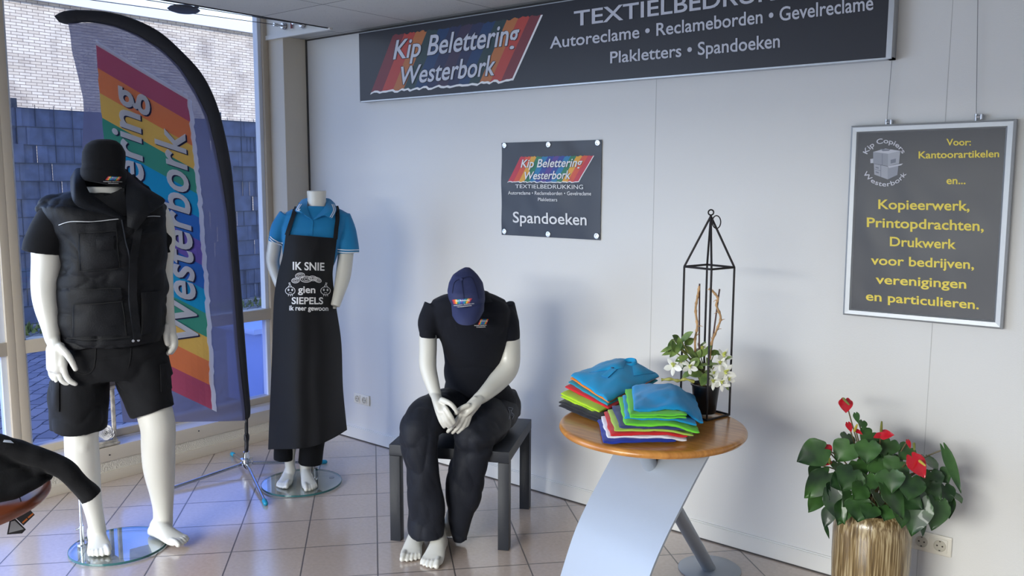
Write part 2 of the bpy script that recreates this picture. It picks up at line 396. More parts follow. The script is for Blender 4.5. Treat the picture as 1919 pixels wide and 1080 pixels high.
for k in range(7): MB().box((FX-.06, -1+k*2.5-.03, -.01), (FX-.02, -1+k*2.5+.03, 2.5)).build('post', m_rod, fe, smooth=False)
# brick building beyond the fence
m_brick, N, L, p = nodes_mat('pale_brick')
tc = N.new('ShaderNodeTexCoord'); mp = N.new('ShaderNodeMapping'); mp.inputs['Rotation'].default_value = (0, math.radians(90), math.radians(90))
sx = N.new('ShaderNodeSeparateXYZ'); cx = N.new('ShaderNodeCombineXYZ'); L.new(tc.outputs['Object'], sx.inputs[0]); L.new(sx.outputs['Y'], cx.inputs['X']); L.new(sx.outputs['Z'], cx.inputs['Y'])
br = N.new('ShaderNodeTexBrick'); br.inputs['Scale'].default_value = 1; br.inputs['Brick Width'].default_value = .215; br.inputs['Row Height'].default_value = .0605
br.inputs['Mortar Size'].default_value = .0065; br.inputs['Mortar Smooth'].default_value = .2; br.inputs['Color1'].default_value = rgb(226, 214, 196); br.inputs['Color2'].default_value = rgb(205, 190, 170); br.inputs['Mortar'].default_value = rgb(130, 116, 106)
L.new(cx.outputs[0], br.inputs['Vector'])
n2 = N.new('ShaderNodeTexNoise'); n2.inputs['Scale'].default_value = 1.6; n2.inputs['Detail'].default_value = 8; L.new(tc.outputs['Object'], n2.inputs['Vector'])
cr = N.new('ShaderNodeValToRGB'); cr.color_ramp.elements[0].position = .3; cr.color_ramp.elements[0].color = (.55, .53, .55, 1); cr.color_ramp.elements[1].position = .5; cr.color_ramp.elements[1].color = (1, 1, 1, 1)
L.new(n2.outputs['Fac'], cr.inputs['Fac']); mx = N.new('ShaderNodeMixRGB'); mx.blend_type = 'MULTIPLY'; mx.inputs[0].default_value = .8
L.new(br.outputs['Color'], mx.inputs[1]); L.new(cr.outputs[0], mx.inputs[2]); L.new(mx.outputs[0], p.inputs['Base Color']); p.inputs['Roughness'].default_value = .9
bl = thing('brick_building', 'pale brick building with flat white roof edge behind the blue fence', 'building', (-19, 9, 0))
MB().box((-24, -6, 0), (-19, 26, 5.2)).build('brick_wall', m_brick, bl, smooth=False)
MB().box((-24.1, -6.1, 5.2), (-18.9, 26.1, 5.42)).build('roof_edge', mat('roof_trim', (225, 226, 232), .5), bl, smooth=False)
# pale blue box with a lid outside the lower pane
bn = thing('outdoor_bin', 'pale blue lidded box standing outside the lower window pane', 'bin', (-5.4, 3.9, 0))
m_bin = mat('bin_blue', (140, 165, 220), .5); m_lid = mat('bin_lid', (176, 198, 240), .45)
q = on_plane(503, 700, (-5.3, 0, 0), (1, 0, 0)); yb = q.y
zt = on_plane(495, 625, (-5.3, 0, 0), (1, 0, 0)).z
MB().box((-5.75, yb-.05, -.01), (-5.3, yb+.5, zt)).build('bin_body', m_bin, bn, smooth=True, bevel=.01)
MB().box((-5.77, yb-.12, zt), (-5.28, yb+.54, zt+.04)).build('bin_lid', m_lid, bn, smooth=True, bevel=.008)
# ------------------------------------------------------------------ things on the back wall
m_wtext = mat('white_print', (232, 232, 232), .45); m_blackprint = mat('dark_print', (30, 32, 44), .45)
def torn_edge(mb, q, fn, mi, v0=0, amp=.028, n=46, w=.03, seed=1):
    rnd = random.Random(seed); top = []; bot = []
    for i in range(n+1):
        u = i/n; j = rnd.uniform(-amp, amp)
        top.append(fn(*quad_px(q, u, v0+j+w*.5))); bot.append(fn(*quad_px(q, u, v0+j-w*.5)))
    vs = top+bot; mb.add(vs, [(i, i+1, n+2+i, n+1+i) for i in range(n)], mi)
def logo(mb, q, fn, first_mi, white_mi, fn2, edge_w=.012, flip_torn=True, n=13, torn_top=True, seed=1, wt=.035):
    """striped slanted parallelogram with torn edges: q = BL BR TR TL pixels"""
    rnd = random.Random(seed)
    for i in range(n):
        k = 6; u0, u1 = i/n, (i+1)/n
        tp = [rnd.uniform(-.02, .02) if torn_top else 0 for _ in range(k+1)]
        rows = 4
        for j in range(k):
            ua, ub = u0+(u1-u0)*j/k, u0+(u1-u0)*(j+1)/k
            for r in range(rows):
                va, vb = r/rows, (r+1)/rows
                ta = tp[j] if r == rows-1 else 0; tb = tp[j+1] if r == rows-1 else 0
                mb.add([fn(*quad_px(q, ua, va)), fn(*quad_px(q, ub, va)), fn(*quad_px(q, ub, vb+tb)), fn(*quad_px(q, ua, vb+ta))], [(0, 1, 2, 3)], first_mi+STR[i])
    torn_edge(mb, q, fn2, white_mi, 0, .022, 46, wt, seed)
    k = 6
    for r in range(k):
        va, vb = r/k, (r+1)/k
        mb.add([fn2(*quad_px(q, 1-edge_w*.2, va)), fn2(*quad_px(q, 1+edge_w, va)), fn2(*quad_px(q, 1+edge_w, vb)), fn2(*quad_px(q, 1-edge_w*.2, vb))], [(0, 1, 2, 3)], white_mi)

# --- long sign
SY = WY-.055
P_ = lambda x, y, d=0: on_wall(x, y, SY-.0006-d)
sg = thing('shop_sign', 'long black shop sign with rainbow logo high on the back wall', 'sign', (-2.55, WY, 2.08))
tl, bl_, br_ = on_wall(669.5, 62, SY), on_wall(674, 191, SY), on_wall(1671, 110.5, SY)
x0, x1, z0, z1 = bl_.x, br_.x, (bl_.z+br_.z)/2, tl.z
m_sign = mat('sign_face', (34, 36, 46), .38, spec=.5); m_alu = mat('aluminium', (186, 190, 196), .32, metal=.85)
MB().box((x0+.006, SY, z0+.006), (x1-.02, SY+.05, z1-.006)).build('sign_panel', m_sign, sg, smooth=False)
fr = MB().box((x0, SY+.006, z0), (x1, WY-.002, z0+.007)).box((x0, SY+.006, z1-.007), (x1, WY-.002, z1)).box((x0, SY+.006, z0), (x0+.006, WY-.002, z1)).box((x1-.02, SY-.002, z0), (x1, WY-.002, z1))
fr.build('sign_frame', m_alu, sg, smooth=False)
dimmed = [(118, 50, 58), (178, 66, 58), (178, 108, 62), (40, 62, 66), (28, 58, 98), (38, 44, 78), (58, 46, 72)]  # stripe colours darkened, the dim light on the sign is put into them
lg = MB()
q = [(695.6, 174), (959.3, 151), (1014.6, 28), (737, 66)]
logo(lg, q, lambda x, y: P_(x, y), 0, 7, lambda x, y: P_(x, y, .0008))
lg.build('printed_logo', stripe_mats('sign_stripe', dimmed)+[m_wtext], sg, smooth=False)
tx = MB(); sh = MB()
for s, b0, b1, t0, t1, it, bo in (('Kip Belettering', (737, 111), (974, 82), (737, 77), (974, 42), .25, .014), ('Westerbork', (752, 158), (929, 140), (752, 126), (929, 103), .25, .014),
        ('TEXTIELBEDRUKKING', (1076, 49), (1572, -16), (1076, 22), (1572, -50), 0, .012), ('Autoreclame • Reclameborden • Gevelreclame', (1031, 91), (1637, 18), (1031, 70), (1637, -9), 0, .012),
        ('Plakletters • Spandoeken', (1144, 118.6), (1462, 88.6), (1144, 97.5), (1462, 63), 0, .012)):
    tx = MB(); put_text(tx, s, b0, b1, t0, t1, lambda x, y: P_(x, y, .0024), 0, it, bo); tx.build('lettering', mat('dimmed_letters', (196, 199, 210), .45), sg, smooth=False)  # white letters greyed, shade on the sign painted into the colour
    if it:
        sh = MB()
        for a_, b_, c_ in ((1.1, 1.0, .0016), (-.9, .9, .0013), (-.8, -.9, .0010)): put_text(sh, s, b0, b1, t0, t1, lambda x, y: P_(x, y, c_), 0, it, bo, dx=a_, dy=b_)
        sh.build('lettering_outline', m_blackprint, sg, smooth=False)

# --- small vinyl banner with eyelets
BY = WY-.006
C4 = [on_wall(940.7, 440.6, BY), on_wall(1125.7, 449.8, BY), on_wall(1128, 262, BY), on_wall(940.7, 268, BY)]
bx0, bx1, bz0, bz1 = (C4[0].x+C4[3].x)/2, (C4[1].x+C4[2].x)/2, (C4[0].z+C4[1].z)/2, (C4[2].z+C4[3].z)/2
bn_ = thing('vinyl_banner', 'square black vinyl banner with metal eyelets on the back wall', 'banner', ((bx0+bx1)/2, WY, (bz0+bz1)/2))
def bsurf(u, v):
    x = bx0+(bx1-bx0)*u; z = bz0+(bz1-bz0)*v
    b = .0045*(nz((x*5, z*7, 0), 1, 3)+.5*nz((x*11+z*6, z*5, 0), 1, 9))
    b += .006*math.sin(math.pi*u)*math.sin(math.pi*v)
    return Vector((x, BY-max(-.003, b)-.001, z))
def bpt(px, py, d=0):
    p = on_wall(px, py, BY); u = (p.x-bx0)/(bx1-bx0); v = (p.z-bz0)/(bz1-bz0)
    s = bsurf(u, v); return Vector((s.x, s.y-.0008-d, s.z))
MB().grid(bsurf, 40, 34, thick=.001, nrm=(0, -1, 0)).build('banner_sheet', mat('black_vinyl', (40, 42, 52), .36), bn_, smooth=True)
lg = MB(); q = [(953, 341), (1085, 341.5), (1112.8, 292), (976.4, 294)]
logo(lg, q, lambda x, y: bpt(x, y), 0, 7, lambda x, y: bpt(x, y, .0008))
lg.build('printed_logo', stripe_mats('banner_stripe', [(196, 50, 66), (216, 84, 50), (228, 166, 52), (34, 120, 84), (26, 122, 170), (44, 66, 150), (84, 58, 140)])+[m_wtext], bn_, smooth=False)
tx = MB(); sh = MB()
for s, b0, b1, t0, t1, it, bo in (('Kip Belettering', (977.5, 314), (1093, 312.4), (977.5, 299.6), (1093, 296.5), .25, .014), ('Westerbork', (985, 336.3), (1071.7, 335.2), (985, 322.5), (1071.7, 319.8), .25, .014),
        ('TEXTIELBEDRUKKING', (967.3, 352.5), (1094.7, 354.6), (967.3, 345.9), (1094.7, 346.7), 0, .008), ('Autoreclame • Reclameborden • Gevelreclame', (953.7, 364.6), (1109.6, 366.3), (953.7, 358.2), (1109.6, 359.6), 0, .008),
        ('Plakletters', (1011.2, 376.7), (1047.4, 377.6), (1011.2, 370.6), (1047.4, 371.2), 0, .008), ('Spandoeken', (962.6, 416.8), (1101, 422.2), (962.6, 397.2), (1101, 401), 0, .012)):
    tx = MB(); put_text(tx, s, b0, b1, t0, t1, lambda x, y: bpt(x, y, .0022), 0, it, bo); tx.build('lettering', m_wtext, bn_, smooth=False)
    if it:
        sh = MB(); put_text(sh, s, b0, b1, t0, t1, lambda x, y: bpt(x, y, .0014), 0, it, bo, dx=.6, dy=.6); sh.build('lettering_outline', m_blackprint, bn_, smooth=False)
m_steel = mat('steel', (200, 202, 206), .25, metal=1)
for px, py in ((946.5, 272.5), (1029, 271), (1121, 267.5), (946.3, 434), (1028.5, 439), (1119.5, 442.5)):
    c = bpt(px, py); e = MB()
    rings = []
    for a in range(20):
        q = 2*math.pi*a/20; cc = c+Vector((math.cos(q)*.0105, -.0015, math.sin(q)*.0105)); o_ = Vector((math.cos(q), 0, math.sin(q)))
        rings.append([cc+o_*.0048*math.cos(t)+Vector((0, -.003, 0))*math.sin(t) for t in [2*math.pi*k/8 for k in range(8)]])
    e.loft(rings, closed=True); e.tube([c+Vector((0, 0, 0)), c+Vector((0, -.002, 0))], .007, 12)
    e.build('eyelet', m_steel, bn_)

# --- framed poster on two wires
PY = WY-.028
K = [on_wall(1580, 590, PY), on_wall(1878.6, 617.6, PY), on_wall(1905.5, 223, PY), on_wall(1596, 236, PY)]
I4 = [on_wall(1594.6, 579, PY), on_wall(1862.7, 601.3, PY), on_wall(1885, 239.5, PY), on_wall(1608.9, 250, PY)]
po = thing('framed_poster', 'dark poster with yellow lettering in a silver snap frame on wires', 'poster', (sum((k.x for k in K))/4, WY, K[0].z))
for a in range(4):
    b = (a+1) % 4; m = MB(); dn = Vector((0, .022, 0)); up = Vector((0, -.004, 0))
    mid = lambda i, t: K[i].lerp(I4[i], t)
    ra = [K[a]+dn, K[a]+up*0, mid(a, .25)+up, mid(a, .8)+up*.6, I4[a]+Vector((0, .006, 0)), I4[a]+dn]
    rb = [K[b]+dn, K[b]+up*0, mid(b, .25)+up, mid(b, .8)+up*.6, I4[b]+Vector((0, .006, 0)), I4[b]+dn]
    m.loft([ra, rb]); m.build('frame_rail', mat('frame_silver', (176, 180, 184), .42, metal=.5), po, smooth=False)
def psurf(u, v):
    a = I4[0].lerp(I4[1], u); b = I4[3].lerp(I4[2], u); p = a.lerp(b, v)
    e = min(u, 1-u, v, 1-v); k = sstep(0, .1, e)
    return p+Vector((0, .006-.002*k*(nz((u*3, v*3, 2))+.6*nz((u*7+v*4, v*5, 5))), 0))
def ppt(px, py, d=0):
    p = on_wall(px, py, PY+.005); w_ = (I4[1].x-I4[0].x); u = (p.x-I4[0].x)/w_; v = (p.z-I4[0].z)/(I4[3].z-I4[0].z)
    s = psurf(max(0, min(1, u)), max(0, min(1, v))); return Vector((p.x, s.y-.0008-d, p.z))
MB().grid(psurf, 36, 44, thick=.002, nrm=(0, -1, 0)).build('poster_print', mat('poster_paper', (50, 52, 60), .34, spec=.5), po, smooth=True)
yt = MB()
for s, b0, b1, t0, t1 in (('Voor:', (1774, 272.5), (1820, 272.5), (1774, 260.5), (1820, 260.5)), ('Kantoorartikelen', (1722, 297), (1873, 294.5), (1722, 284.3), (1873, 281.5)), ('en...', (1774.3, 345), (1810, 345), (1774.3, 331.5), (1810, 331.5)),
        ('Kopieerwerk,', (1646.4, 391.5), (1817.5, 395), (1646.4, 374.4), (1817.5, 376.6)), ('Printopdrachten,', (1625.2, 425.2), (1844, 433), (1625.2, 408.2), (1844, 414)), ('Drukwerk', (1668, 461), (1792.2, 466.8), (1668, 444.2), (1792.2, 449)),
        ('voor bedrijven,', (1632.5, 495.6), (1826, 504.2), (1632.5, 479), (1826, 487)), ('verenigingen', (1641.5, 531.5), (1811.4, 541), (1641.5, 515.2), (1811.4, 524)), ('en particulieren.', (1623.1, 562.8), (1835, 579.7), (1623.1, 546.8), (1835, 563))):
    yt = MB(); put_text(yt, s, b0, b1, t0, t1, lambda x, y: ppt(x, y, .0006), 0, 0, .018); yt.build('lettering', mat('yellow_print', (236, 214, 78), .5), po, smooth=False)
def arc(s, cx, cy, r, a0, a1, hgt, inward):
    vs, fs = text2d(s, 0, .012); out = []; lt = MB()
    for u, v in vs:
        a = math.radians(a0+(a1-a0)*u)
        rr = r+(v*hgt if not inward else -v*hgt)
        x, y = cx+rr*math.sin(a), cy-rr*math.cos(a)
        y += (x-cx)*.02
        out.append(ppt(x, y, .0006))
    lt.add(out, fs); lt.build('logo_lettering', mat('grey_white_print', (205, 206, 214), .5), po, smooth=False)
arc('Kip Copiers', 1659, 305, 36.5, -66, 62, 9, False)
arc('Westerbork', 1658.5, 303, 46.5, 180+62, 180-62, 8.5, True)
cp = MB(); f6 = lambda x, y, d: ppt(1600+x*.1662, 230+y*.1662, d)
for poly, mi in (([(222, 330), (390, 350), (388, 490), (222, 460)], 0), ([(390, 350), (528, 318), (515, 460), (388, 490)], 1), ([(222, 330), (360, 292), (528, 318), (390, 350)], 2), ([(230, 465), (388, 495), (385, 640), (235, 585)], 1), ([(388, 495), (510, 465), (495, 590), (385, 640)], 0), ([(388, 490), (560, 460), (540, 480), (400, 512)], 2), ([(190, 410), (222, 405), (222, 455), (192, 458)], 2), ([(300, 296), (420, 300), (400, 318), (330, 322)], 3)):
    cp.add([f6(x, y, .0006+.0002*mi) for x, y in poly], [tuple(range(4))], mi)
for poly in ([(322, 350), (328, 350), (328, 478), (322, 478)], [(240, 522), (312, 540), (312, 546), (240, 528)], [(306, 480), (312, 481), (312, 612), (306, 610)], [(250, 495), (285, 505), (285, 520), (250, 510)], [(250, 548), (285, 558), (285, 573), (250, 563)], [(420, 420), (480, 405), (478, 450), (420, 462)]):
    cp.add([f6(x, y, .0016) for x, y in poly], [(0, 1, 2, 3)], 3)
cp.build('copier_drawing', [mat('copier_grey', (150, 154, 164), .5), mat('copier_mid', (170, 173, 182), .5), mat('copier_light', (196, 198, 206), .5), mat('copier_dark', (120, 124, 136), .5)], po, smooth=False)
for (ax, ay), (bx, by), zt in (((1672, 112), (1662, 231), z0-.004), ((1833, 0), (1830, 221), CEIL)):
    a = on_wall(ax, ay, PY+.01); b = on_wall(bx, by, PY+.01); d = (a-b); a = b+d*((zt-b.z)/d.z)
    MB().tube([a, b], .0011, 6).build('hanging_wire', mat('wire', (120, 120, 122), .4, metal=.8), po)
    h = MB().tube([b+Vector((0, 0, -.012)), b+Vector((0, 0, .014))], .006, 10).tube([b+Vector((0, -.004, .004)), b+Vector((.018, -.004, .004))], .004, 8).tube([b+Vector((.018, -.004, -.006)), b+Vector((.018, -.004, .012))], .006, 10)
    h.build('wire_clamp', m_alu, po)

# --- double wall sockets
m_sock = mat('socket_plastic', (232, 228, 216), .3); m_hole = mat('socket_hole', (60, 52, 44), .5); m_well = mat('socket_well', (205, 200, 186), .35)
def socket(label, quad):
    c = [on_wall(x, y, WY-.01) for x, y in quad]
    xa, xb = (c[0].x+c[3].x)/2, (c[1].x+c[2].x)/2; za, zb = (c[0].z+c[1].z)/2, (c[2].z+c[3].z)/2
    t = thing('wall_socket', label, 'socket', ((xa+xb)/2, WY, za))
    MB().box((xa, WY-.01, za), (xb, WY, zb)).build('cover_plate', m_sock, t, bevel=.006, bevel_seg=3)
    wd = (xb-xa)/2; zc = (za+zb)/2
    for k in (0, 1):
        xc = xa+wd*(k+.5)+(.004 if k == 0 else -.004); h = min(wd, zb-za)*.36
        o = MB().box((xc-h, WY-.014, zc-h), (xc+h, WY-.006, zc+h)).build('socket_insert', m_sock, t, bevel=.003)
        Rm = Matrix.Translation((xc, WY-.0142, zc)) @ Matrix.Rotation(math.pi/2, 4, 'X')
        wl = MB(); prof = [(h*.86, 0.0), (h*.84, .003), (h*.78, .003), (h*.74, .0006), (.001, .0006)]
        rings = [[Rm @ Vector((r*math.cos(a), r*math.sin(a), z)) for a in [2*math.pi*j/24 for j in range(24)]] for r, z in prof]
        wl.loft(rings, caps=False); wl.build('socket_well', m_well, o)
        hl = MB()
        for dx, dz in ((-.0095, 0), (.0095, 0)): hl.tube([(xc+dx, WY-.0154, zc+dz), (xc+dx, WY-.0140, zc+dz)], .0032, 10)
        for dz in (-1, 1): hl.box((xc-.003, WY-.0156, zc+dz*h*.72-.003), (xc+.003, WY-.0140, zc+dz*h*.72+.003))
        hl.build('socket_holes', m_hole, o, smooth=False)
socket('cream double wall socket low on the wall beside the black apron', [(663, 754), (692, 762), (692, 743), (663, 736)])
socket('cream double wall socket near the floor behind the ribbed plant pot', [(1706, 1030), (1783, 1044.5), (1785, 1006), (1708, 995)])
# ------------------------------------------------------------------ side table (seat of the sitting mannequin)
TX, TY, TA = -2.835, 2.576, math.radians(27.97)
TM = Matrix.Translation((TX, TY, 0)) @ Matrix.Rotation(TA, 4, 'Z')
st_ = thing('side_table', 'dark grey square side table under the sitting mannequin', 'table', TM @ Vector((.275, .275, 0)))
m_lack = mat('dark_laminate', (38, 41, 48), .42, spec=.35, bump=(60, .05, (.2, 4, 4)))
MB().box((0, 0, .40), (.55, .55, .45), M=TM).build('tabletop', m_lack, st_, bevel=.002)
for a in (0, .50):
    for b in (0, .50):
        MB().box((a+.0005, b+.0005, 0), (a+.0495, b+.0495, .3985), M=TM).build('leg', m_lack, st_, bevel=.002)

# ------------------------------------------------------------------ round table on a curved sheet and a raking tube
RC = Vector((-1.603, 2.768, 0)); RT = .73; RR = .345
rt = thing('round_table', 'round wooden table on a curved silver sheet and tube leg', 'table', RC)
m_wood, N, L, p = nodes_mat('beech_wood')
tc = N.new('ShaderNodeTexCoord'); mp = N.new('ShaderNodeMapping'); mp.inputs['Scale'].default_value = (3, 26, 3); mp.inputs['Rotation'].default_value = (0, 0, .5)
n1 = N.new('ShaderNodeTexNoise'); n1.inputs['Scale'].default_value = 2.2; n1.inputs['Detail'].default_value = 8; n1.inputs['Distortion'].default_value = .6
cr = N.new('ShaderNodeValToRGB'); cr.color_ramp.elements[0].position = .3; cr.color_ramp.elements[0].color = rgb(168, 108, 46); cr.color_ramp.elements[1].position = .72; cr.color_ramp.elements[1].color = rgb(206, 144, 70)
L.new(tc.outputs['Object'], mp.inputs['Vector']); L.new(mp.outputs['Vector'], n1.inputs['Vector']); L.new(n1.outputs['Fac'], cr.inputs['Fac']); L.new(cr.outputs[0], p.inputs['Base Color'])
p.inputs['Roughness'].default_value = .28; p.inputs['Coat Weight'].default_value = .4; p.inputs['Coat Roughness'].default_value = .15
r = RR
MB().lathe([(.001, RT-.028), (r-.02, RT-.028), (r-.006, RT-.025), (r, RT-.017), (r, RT-.011), (r-.004, RT-.004), (r-.011, RT-.001), (r-.02, RT), (.001, RT)], RC, 96).build('tabletop', m_wood, rt)
m_silver = mat('silver_paint', (162, 170, 180), .42, metal=.25, bump=(300, .03))
wv = Vector((.958, -.287, 0)); dv = Vector((-.287, -.958, 0))
cL = wv.dot(Vector((-1.735, 2.60, 0)))
prof = []
for px, py in ((1155, 848), (1127.6, 899), (1103.5, 945), (1079, 1000.5), (1054, 1079)):
    q = on_plane(px, py, wv*cL, wv); prof.append((q.dot(dv), q.z))
# extrapolate to the underside of the top and to the floor
(s0, z0_), (s1, z1_) = prof[0], prof[1]; k = (RT-.030-z0_)/(z1_-z0_); top = (s0+(s1-s0)*k*1.08, RT-.030)
(s0, z0_), (s1, z1_) = prof[-2], prof[-1]; sl_ = (s1-s0)/(z0_-z1_)
low = [(s1+sl_*.8*(z1_-z1_*.55), z1_*.55), (s1+sl_*.8*(z1_*.45)+sl_*.55*z1_*.55, 0.004)]
prof = catmull([Vector((a, b, 0)) for a, b in [top]+prof+low], 6)
PW = .405
def psheet(u, v):
    i = v*(len(prof)-1); j = min(int(i), len(prof)-2); f_ = i-j; q = prof[j].lerp(prof[j+1], f_)
    return wv*(cL+PW*u)+dv*q.x+Vector((0, 0, q.y))
MB().grid(psheet, 2, 40, thick=.008).build('curved_sheet', m_silver, rt)
foot_c = on_floor(1330, 1068); head = Vector((RC.x, RC.y, RT-.03))
q = on_plane(1212, 872, psheet(.35, .12), (head-foot_c).cross(wv))
tb_top = psheet(.40, .06)+Vector((0, 0, .0))
# tube rises from the foot disc through the sheet to the underside of the top
tgt = on_plane(1208, 868, foot_c, Vector((wv.x, wv.y, 0)))
d = rayd(1212, 858); tt = (RT-.07-CAM.z)/d.z; hp = CAM+d*tt
dirn = (hp-foot_c); top_ = foot_c+dirn*((RT-.029)/dirn.z)
MB().tube([foot_c+Vector((0, 0, .004)), top_], .027, 28).build('tube_leg', m_silver, rt)
MB().lathe([(.001, 0), (.128, 0), (.130, .002), (.130, .006), (.126, .009), (.03, .010), (.001, .010)], foot_c, 56).build('foot_disc', m_silver, rt)

# ------------------------------------------------------------------ cable light over the window
m_cable = mat('cable', (70, 72, 78), .4, metal=.7)
yb0 = 3.316
c1 = on_wall(533, 49, yb0); c2 = on_wall(568, 46, yb0)
cs = thing('cable_track', 'pair of thin tensioned light cables above the window', 'cable', (c1.x, yb0, c1.z))
def cable(p0, px, py):
    d = rayd(px, py); t = (p0.z-CAM.z)/d.z; q = CAM+d*t; dd = (q-p0); far = p0+dd*((-2.9-p0.y)/dd.y)
    return p0, far
for c, (px, py) in ((c1, (270, 13.1)), (c2, (282.5, 1))):
    a, b = cable(c+Vector((0, -.075, 0)), px, py)
    MB().tube([a, b], .0022, 6).build('steel_cable', m_cable, cs)
    t = MB().tube([c, c+Vector((0, -.018, 0))], [.022, .016], 16).tube([c, c+Vector((0, -.055, 0))], .006, 10).tube([c+Vector((0, -.045, 0)), c+Vector((0, -.075, 0))], .010, 12).tube([c+Vector((-.016, -.058, 0)), c+Vector((.016, -.058, 0))], .003, 8)
    t.build('wall_anchor', m_steel, cs)
q = on_wall(546.8, 46.3, yb0)
MB().box((q.x-.008, yb0-.002, q.z-.022), (q.x+.008, yb0, q.z+.022)).build('red_tag', mat('red_tag', (120, 34, 34), .5), cs, smooth=False)
# lamp hanging between the cables
zl = c1.z+.004; d = rayd(345, 18); lc = CAM+d*((zl-CAM.z)/d.z)
lp = thing('cable_lamp', 'small dark disc lamp clipped between the cables above the window', 'lamp', lc)
ld = (cable(c1, 270, 13.1)[1]-c1).normalized(); lx = ld.cross(Vector((0, 0, 1))).normalized()
m_lamp = mat('lamp_grey', (72, 76, 86), .45)
m = MB(); rings = []
for r_, z_ in ((.001, -.020), (.045, -.018), (.075, -.010), (.088, 0), (.075, .012), (.05, .020), (.001, .023)):
    rings.append([lc+ld*(r_*1.0*math.cos(a))+lx*(r_*.85*math.sin(a))+Vector((0, 0, z_)) for a in [2*math.pi*j/32 for j in range(32)]])
m.loft(rings).build('lamp_shell', m_lamp, lp)
for s_ in (-1, 1):
    MB().tube([lc+lx*s_*.055+ld*.02*s_, lc+lx*s_*.085+ld*.045*s_+Vector((0, 0, .012))], .007, 8).build('cable_clip', m_lamp, lp)
# ------------------------------------------------------------------ figure tools
class Fig:
    """points on upright planes that face the viewer, at a chosen distance from the figure's base"""
    def __init__(s, B):
        s.B = Vector((B[0], B[1], 0)); s.t = -s.B.normalized(); s.x = Vector((-s.t.y, s.t.x, 0)); s.up = Vector((0, 0, 1))
        if s.x.dot(R) < 0: s.x = -s.x
    def p(s, px, py, o=0): return on_plane(px, py, s.B+s.t*o, s.t)
    def dep(s, p): return (p-CAM).dot(F)
    def ring(s, py, xl, xr, b, o=0, slope=0, n=40, pw=2.3, bf=None):
        """horizontal cross-section seen edge-on: left/right pixel edges, half depth b (bf: front half depth)"""
        c = s.p((xl+xr)/2, py, o); a = (xr-xl)/2*s.dep(c)/FPX
        X = (s.x*1.0-s.up*slope).normalized(); out = []
        for j in range(n):
            q = 2*math.pi*j/n; cq, sq = math.cos(q), math.sin(q)
            ex = math.copysign(abs(cq)**(2/pw), cq); ey = math.copysign(abs(sq)**(2/pw), sq)
            out.append(c+X*a*ex+s.t*((bf if bf and ey > 0 else b)*ey))
        return out
    def rings(s, mb, rows):
        return mb.loft([s.ring(*r[:4], **(r[4] if len(r) > 4 else {})) for r in rows])
    def limb(s, mb, pts, n=36, flat=1.0, sm=5, round_ends=True):
        """pts: (px, py, o, radius_px)"""
        P = [s.p(a, b, o) for a, b, o, r in pts]; rr = [r*s.dep(p)/FPX for p, (a, b, o, r) in zip(P, pts)]
        Q = catmull(P, sm); q = catmull(rr, sm)
        return mb.tube(Q, [(r, r*flat) for r in q], n, round_ends=round_ends)
def fused(mb, voxel, smooth=6, disp=None, factor=.5):
    """overlapping closed pieces -> one continuous smooth surface"""
    me = bpy.data.meshes.new('tmp'); me.from_pydata(mb.v, [], mb.f); me.update()
    bm = bmesh.new(); bm.from_mesh(me); bmesh.ops.recalc_face_normals(bm, faces=bm.faces); bm.to_mesh(me); bm.free()
    o = bpy.data.objects.new('tmp', me); COL.objects.link(o)
    m = o.modifiers.new('r', 'REMESH'); m.mode = 'VOXEL'; m.voxel_size = voxel; m.adaptivity = 0
    if smooth:
        k = o.modifiers.new('s', 'SMOOTH'); k.factor = factor; k.iterations = smooth
    dg = bpy.context.evaluated_depsgraph_get(); r = bpy.data.meshes.new_from_object(o.evaluated_get(dg))
    out = MB(); out.v = [v.co.copy() for v in r.vertices]; out.f = [list(p.vertices) for p in r.polygons]; out.mi = [0]*len(out.f)
    if disp:
        ns = [v.normal.copy() for v in r.vertices]
        out.v = [v+n*disp(v, n) for v, n in zip(out.v, ns)]
    bpy.data.objects.remove(o); bpy.data.meshes.remove(me); bpy.data.meshes.remove(r)
    return out
class Skin:
    """press flat pixels onto a finished surface"""
    def __init__(s, *mbs):
        v, f = [], []
        for m in mbs:
            o = len(v); v += m.v; f += [[i+o for i in q] for q in m.f]
        s.t = BVHTree.FromPolygons(v, f); s.last = CAM+F*4
    def __call__(s, px, py, lift=.002):
        d = rayd(px, py).normalized(); h = s.t.ray_cast(CAM, d)
        if h[0] is None:
            q = CAM+d*((s.last-CAM).dot(F)/d.dot(F)); return q
        s.last = h[0]; n = h[1] if h[1].dot(d) < 0 else -h[1]
        return h[0]-d*lift*.6+n*lift*.4
def ribbon(mb, sk, pts, wpx, lift=.002, sub=6, thick=.0015, mi=0):
    """thin band laid over a surface along a pixel path"""
    P = catmull([Vector((x, y, 0)) for x, y in pts], sub); k = len(P)
    vs = []
    for i, p in enumerate(P):
        t = (P[min(i+1, k-1)]-P[max(0, i-1)]).normalized(); n = Vector((-t.y, t.x, 0))*wpx/2
        for q in (p+n, p-n): vs.append(sk(q.x, q.y, lift+thick))
        for q in (p-n, p+n): vs.append(sk(q.x, q.y, lift-thick))
    fs = []
    for i in range(k-1):
        a, b = i*4, i*4+4
        for j in range(4): fs.append((a+j, a+(j+1) % 4, b+(j+1) % 4, b+j))
    fs += [(3, 2, 1, 0), tuple(range((k-1)*4, k*4))]
    mb.add(vs, fs, mi)
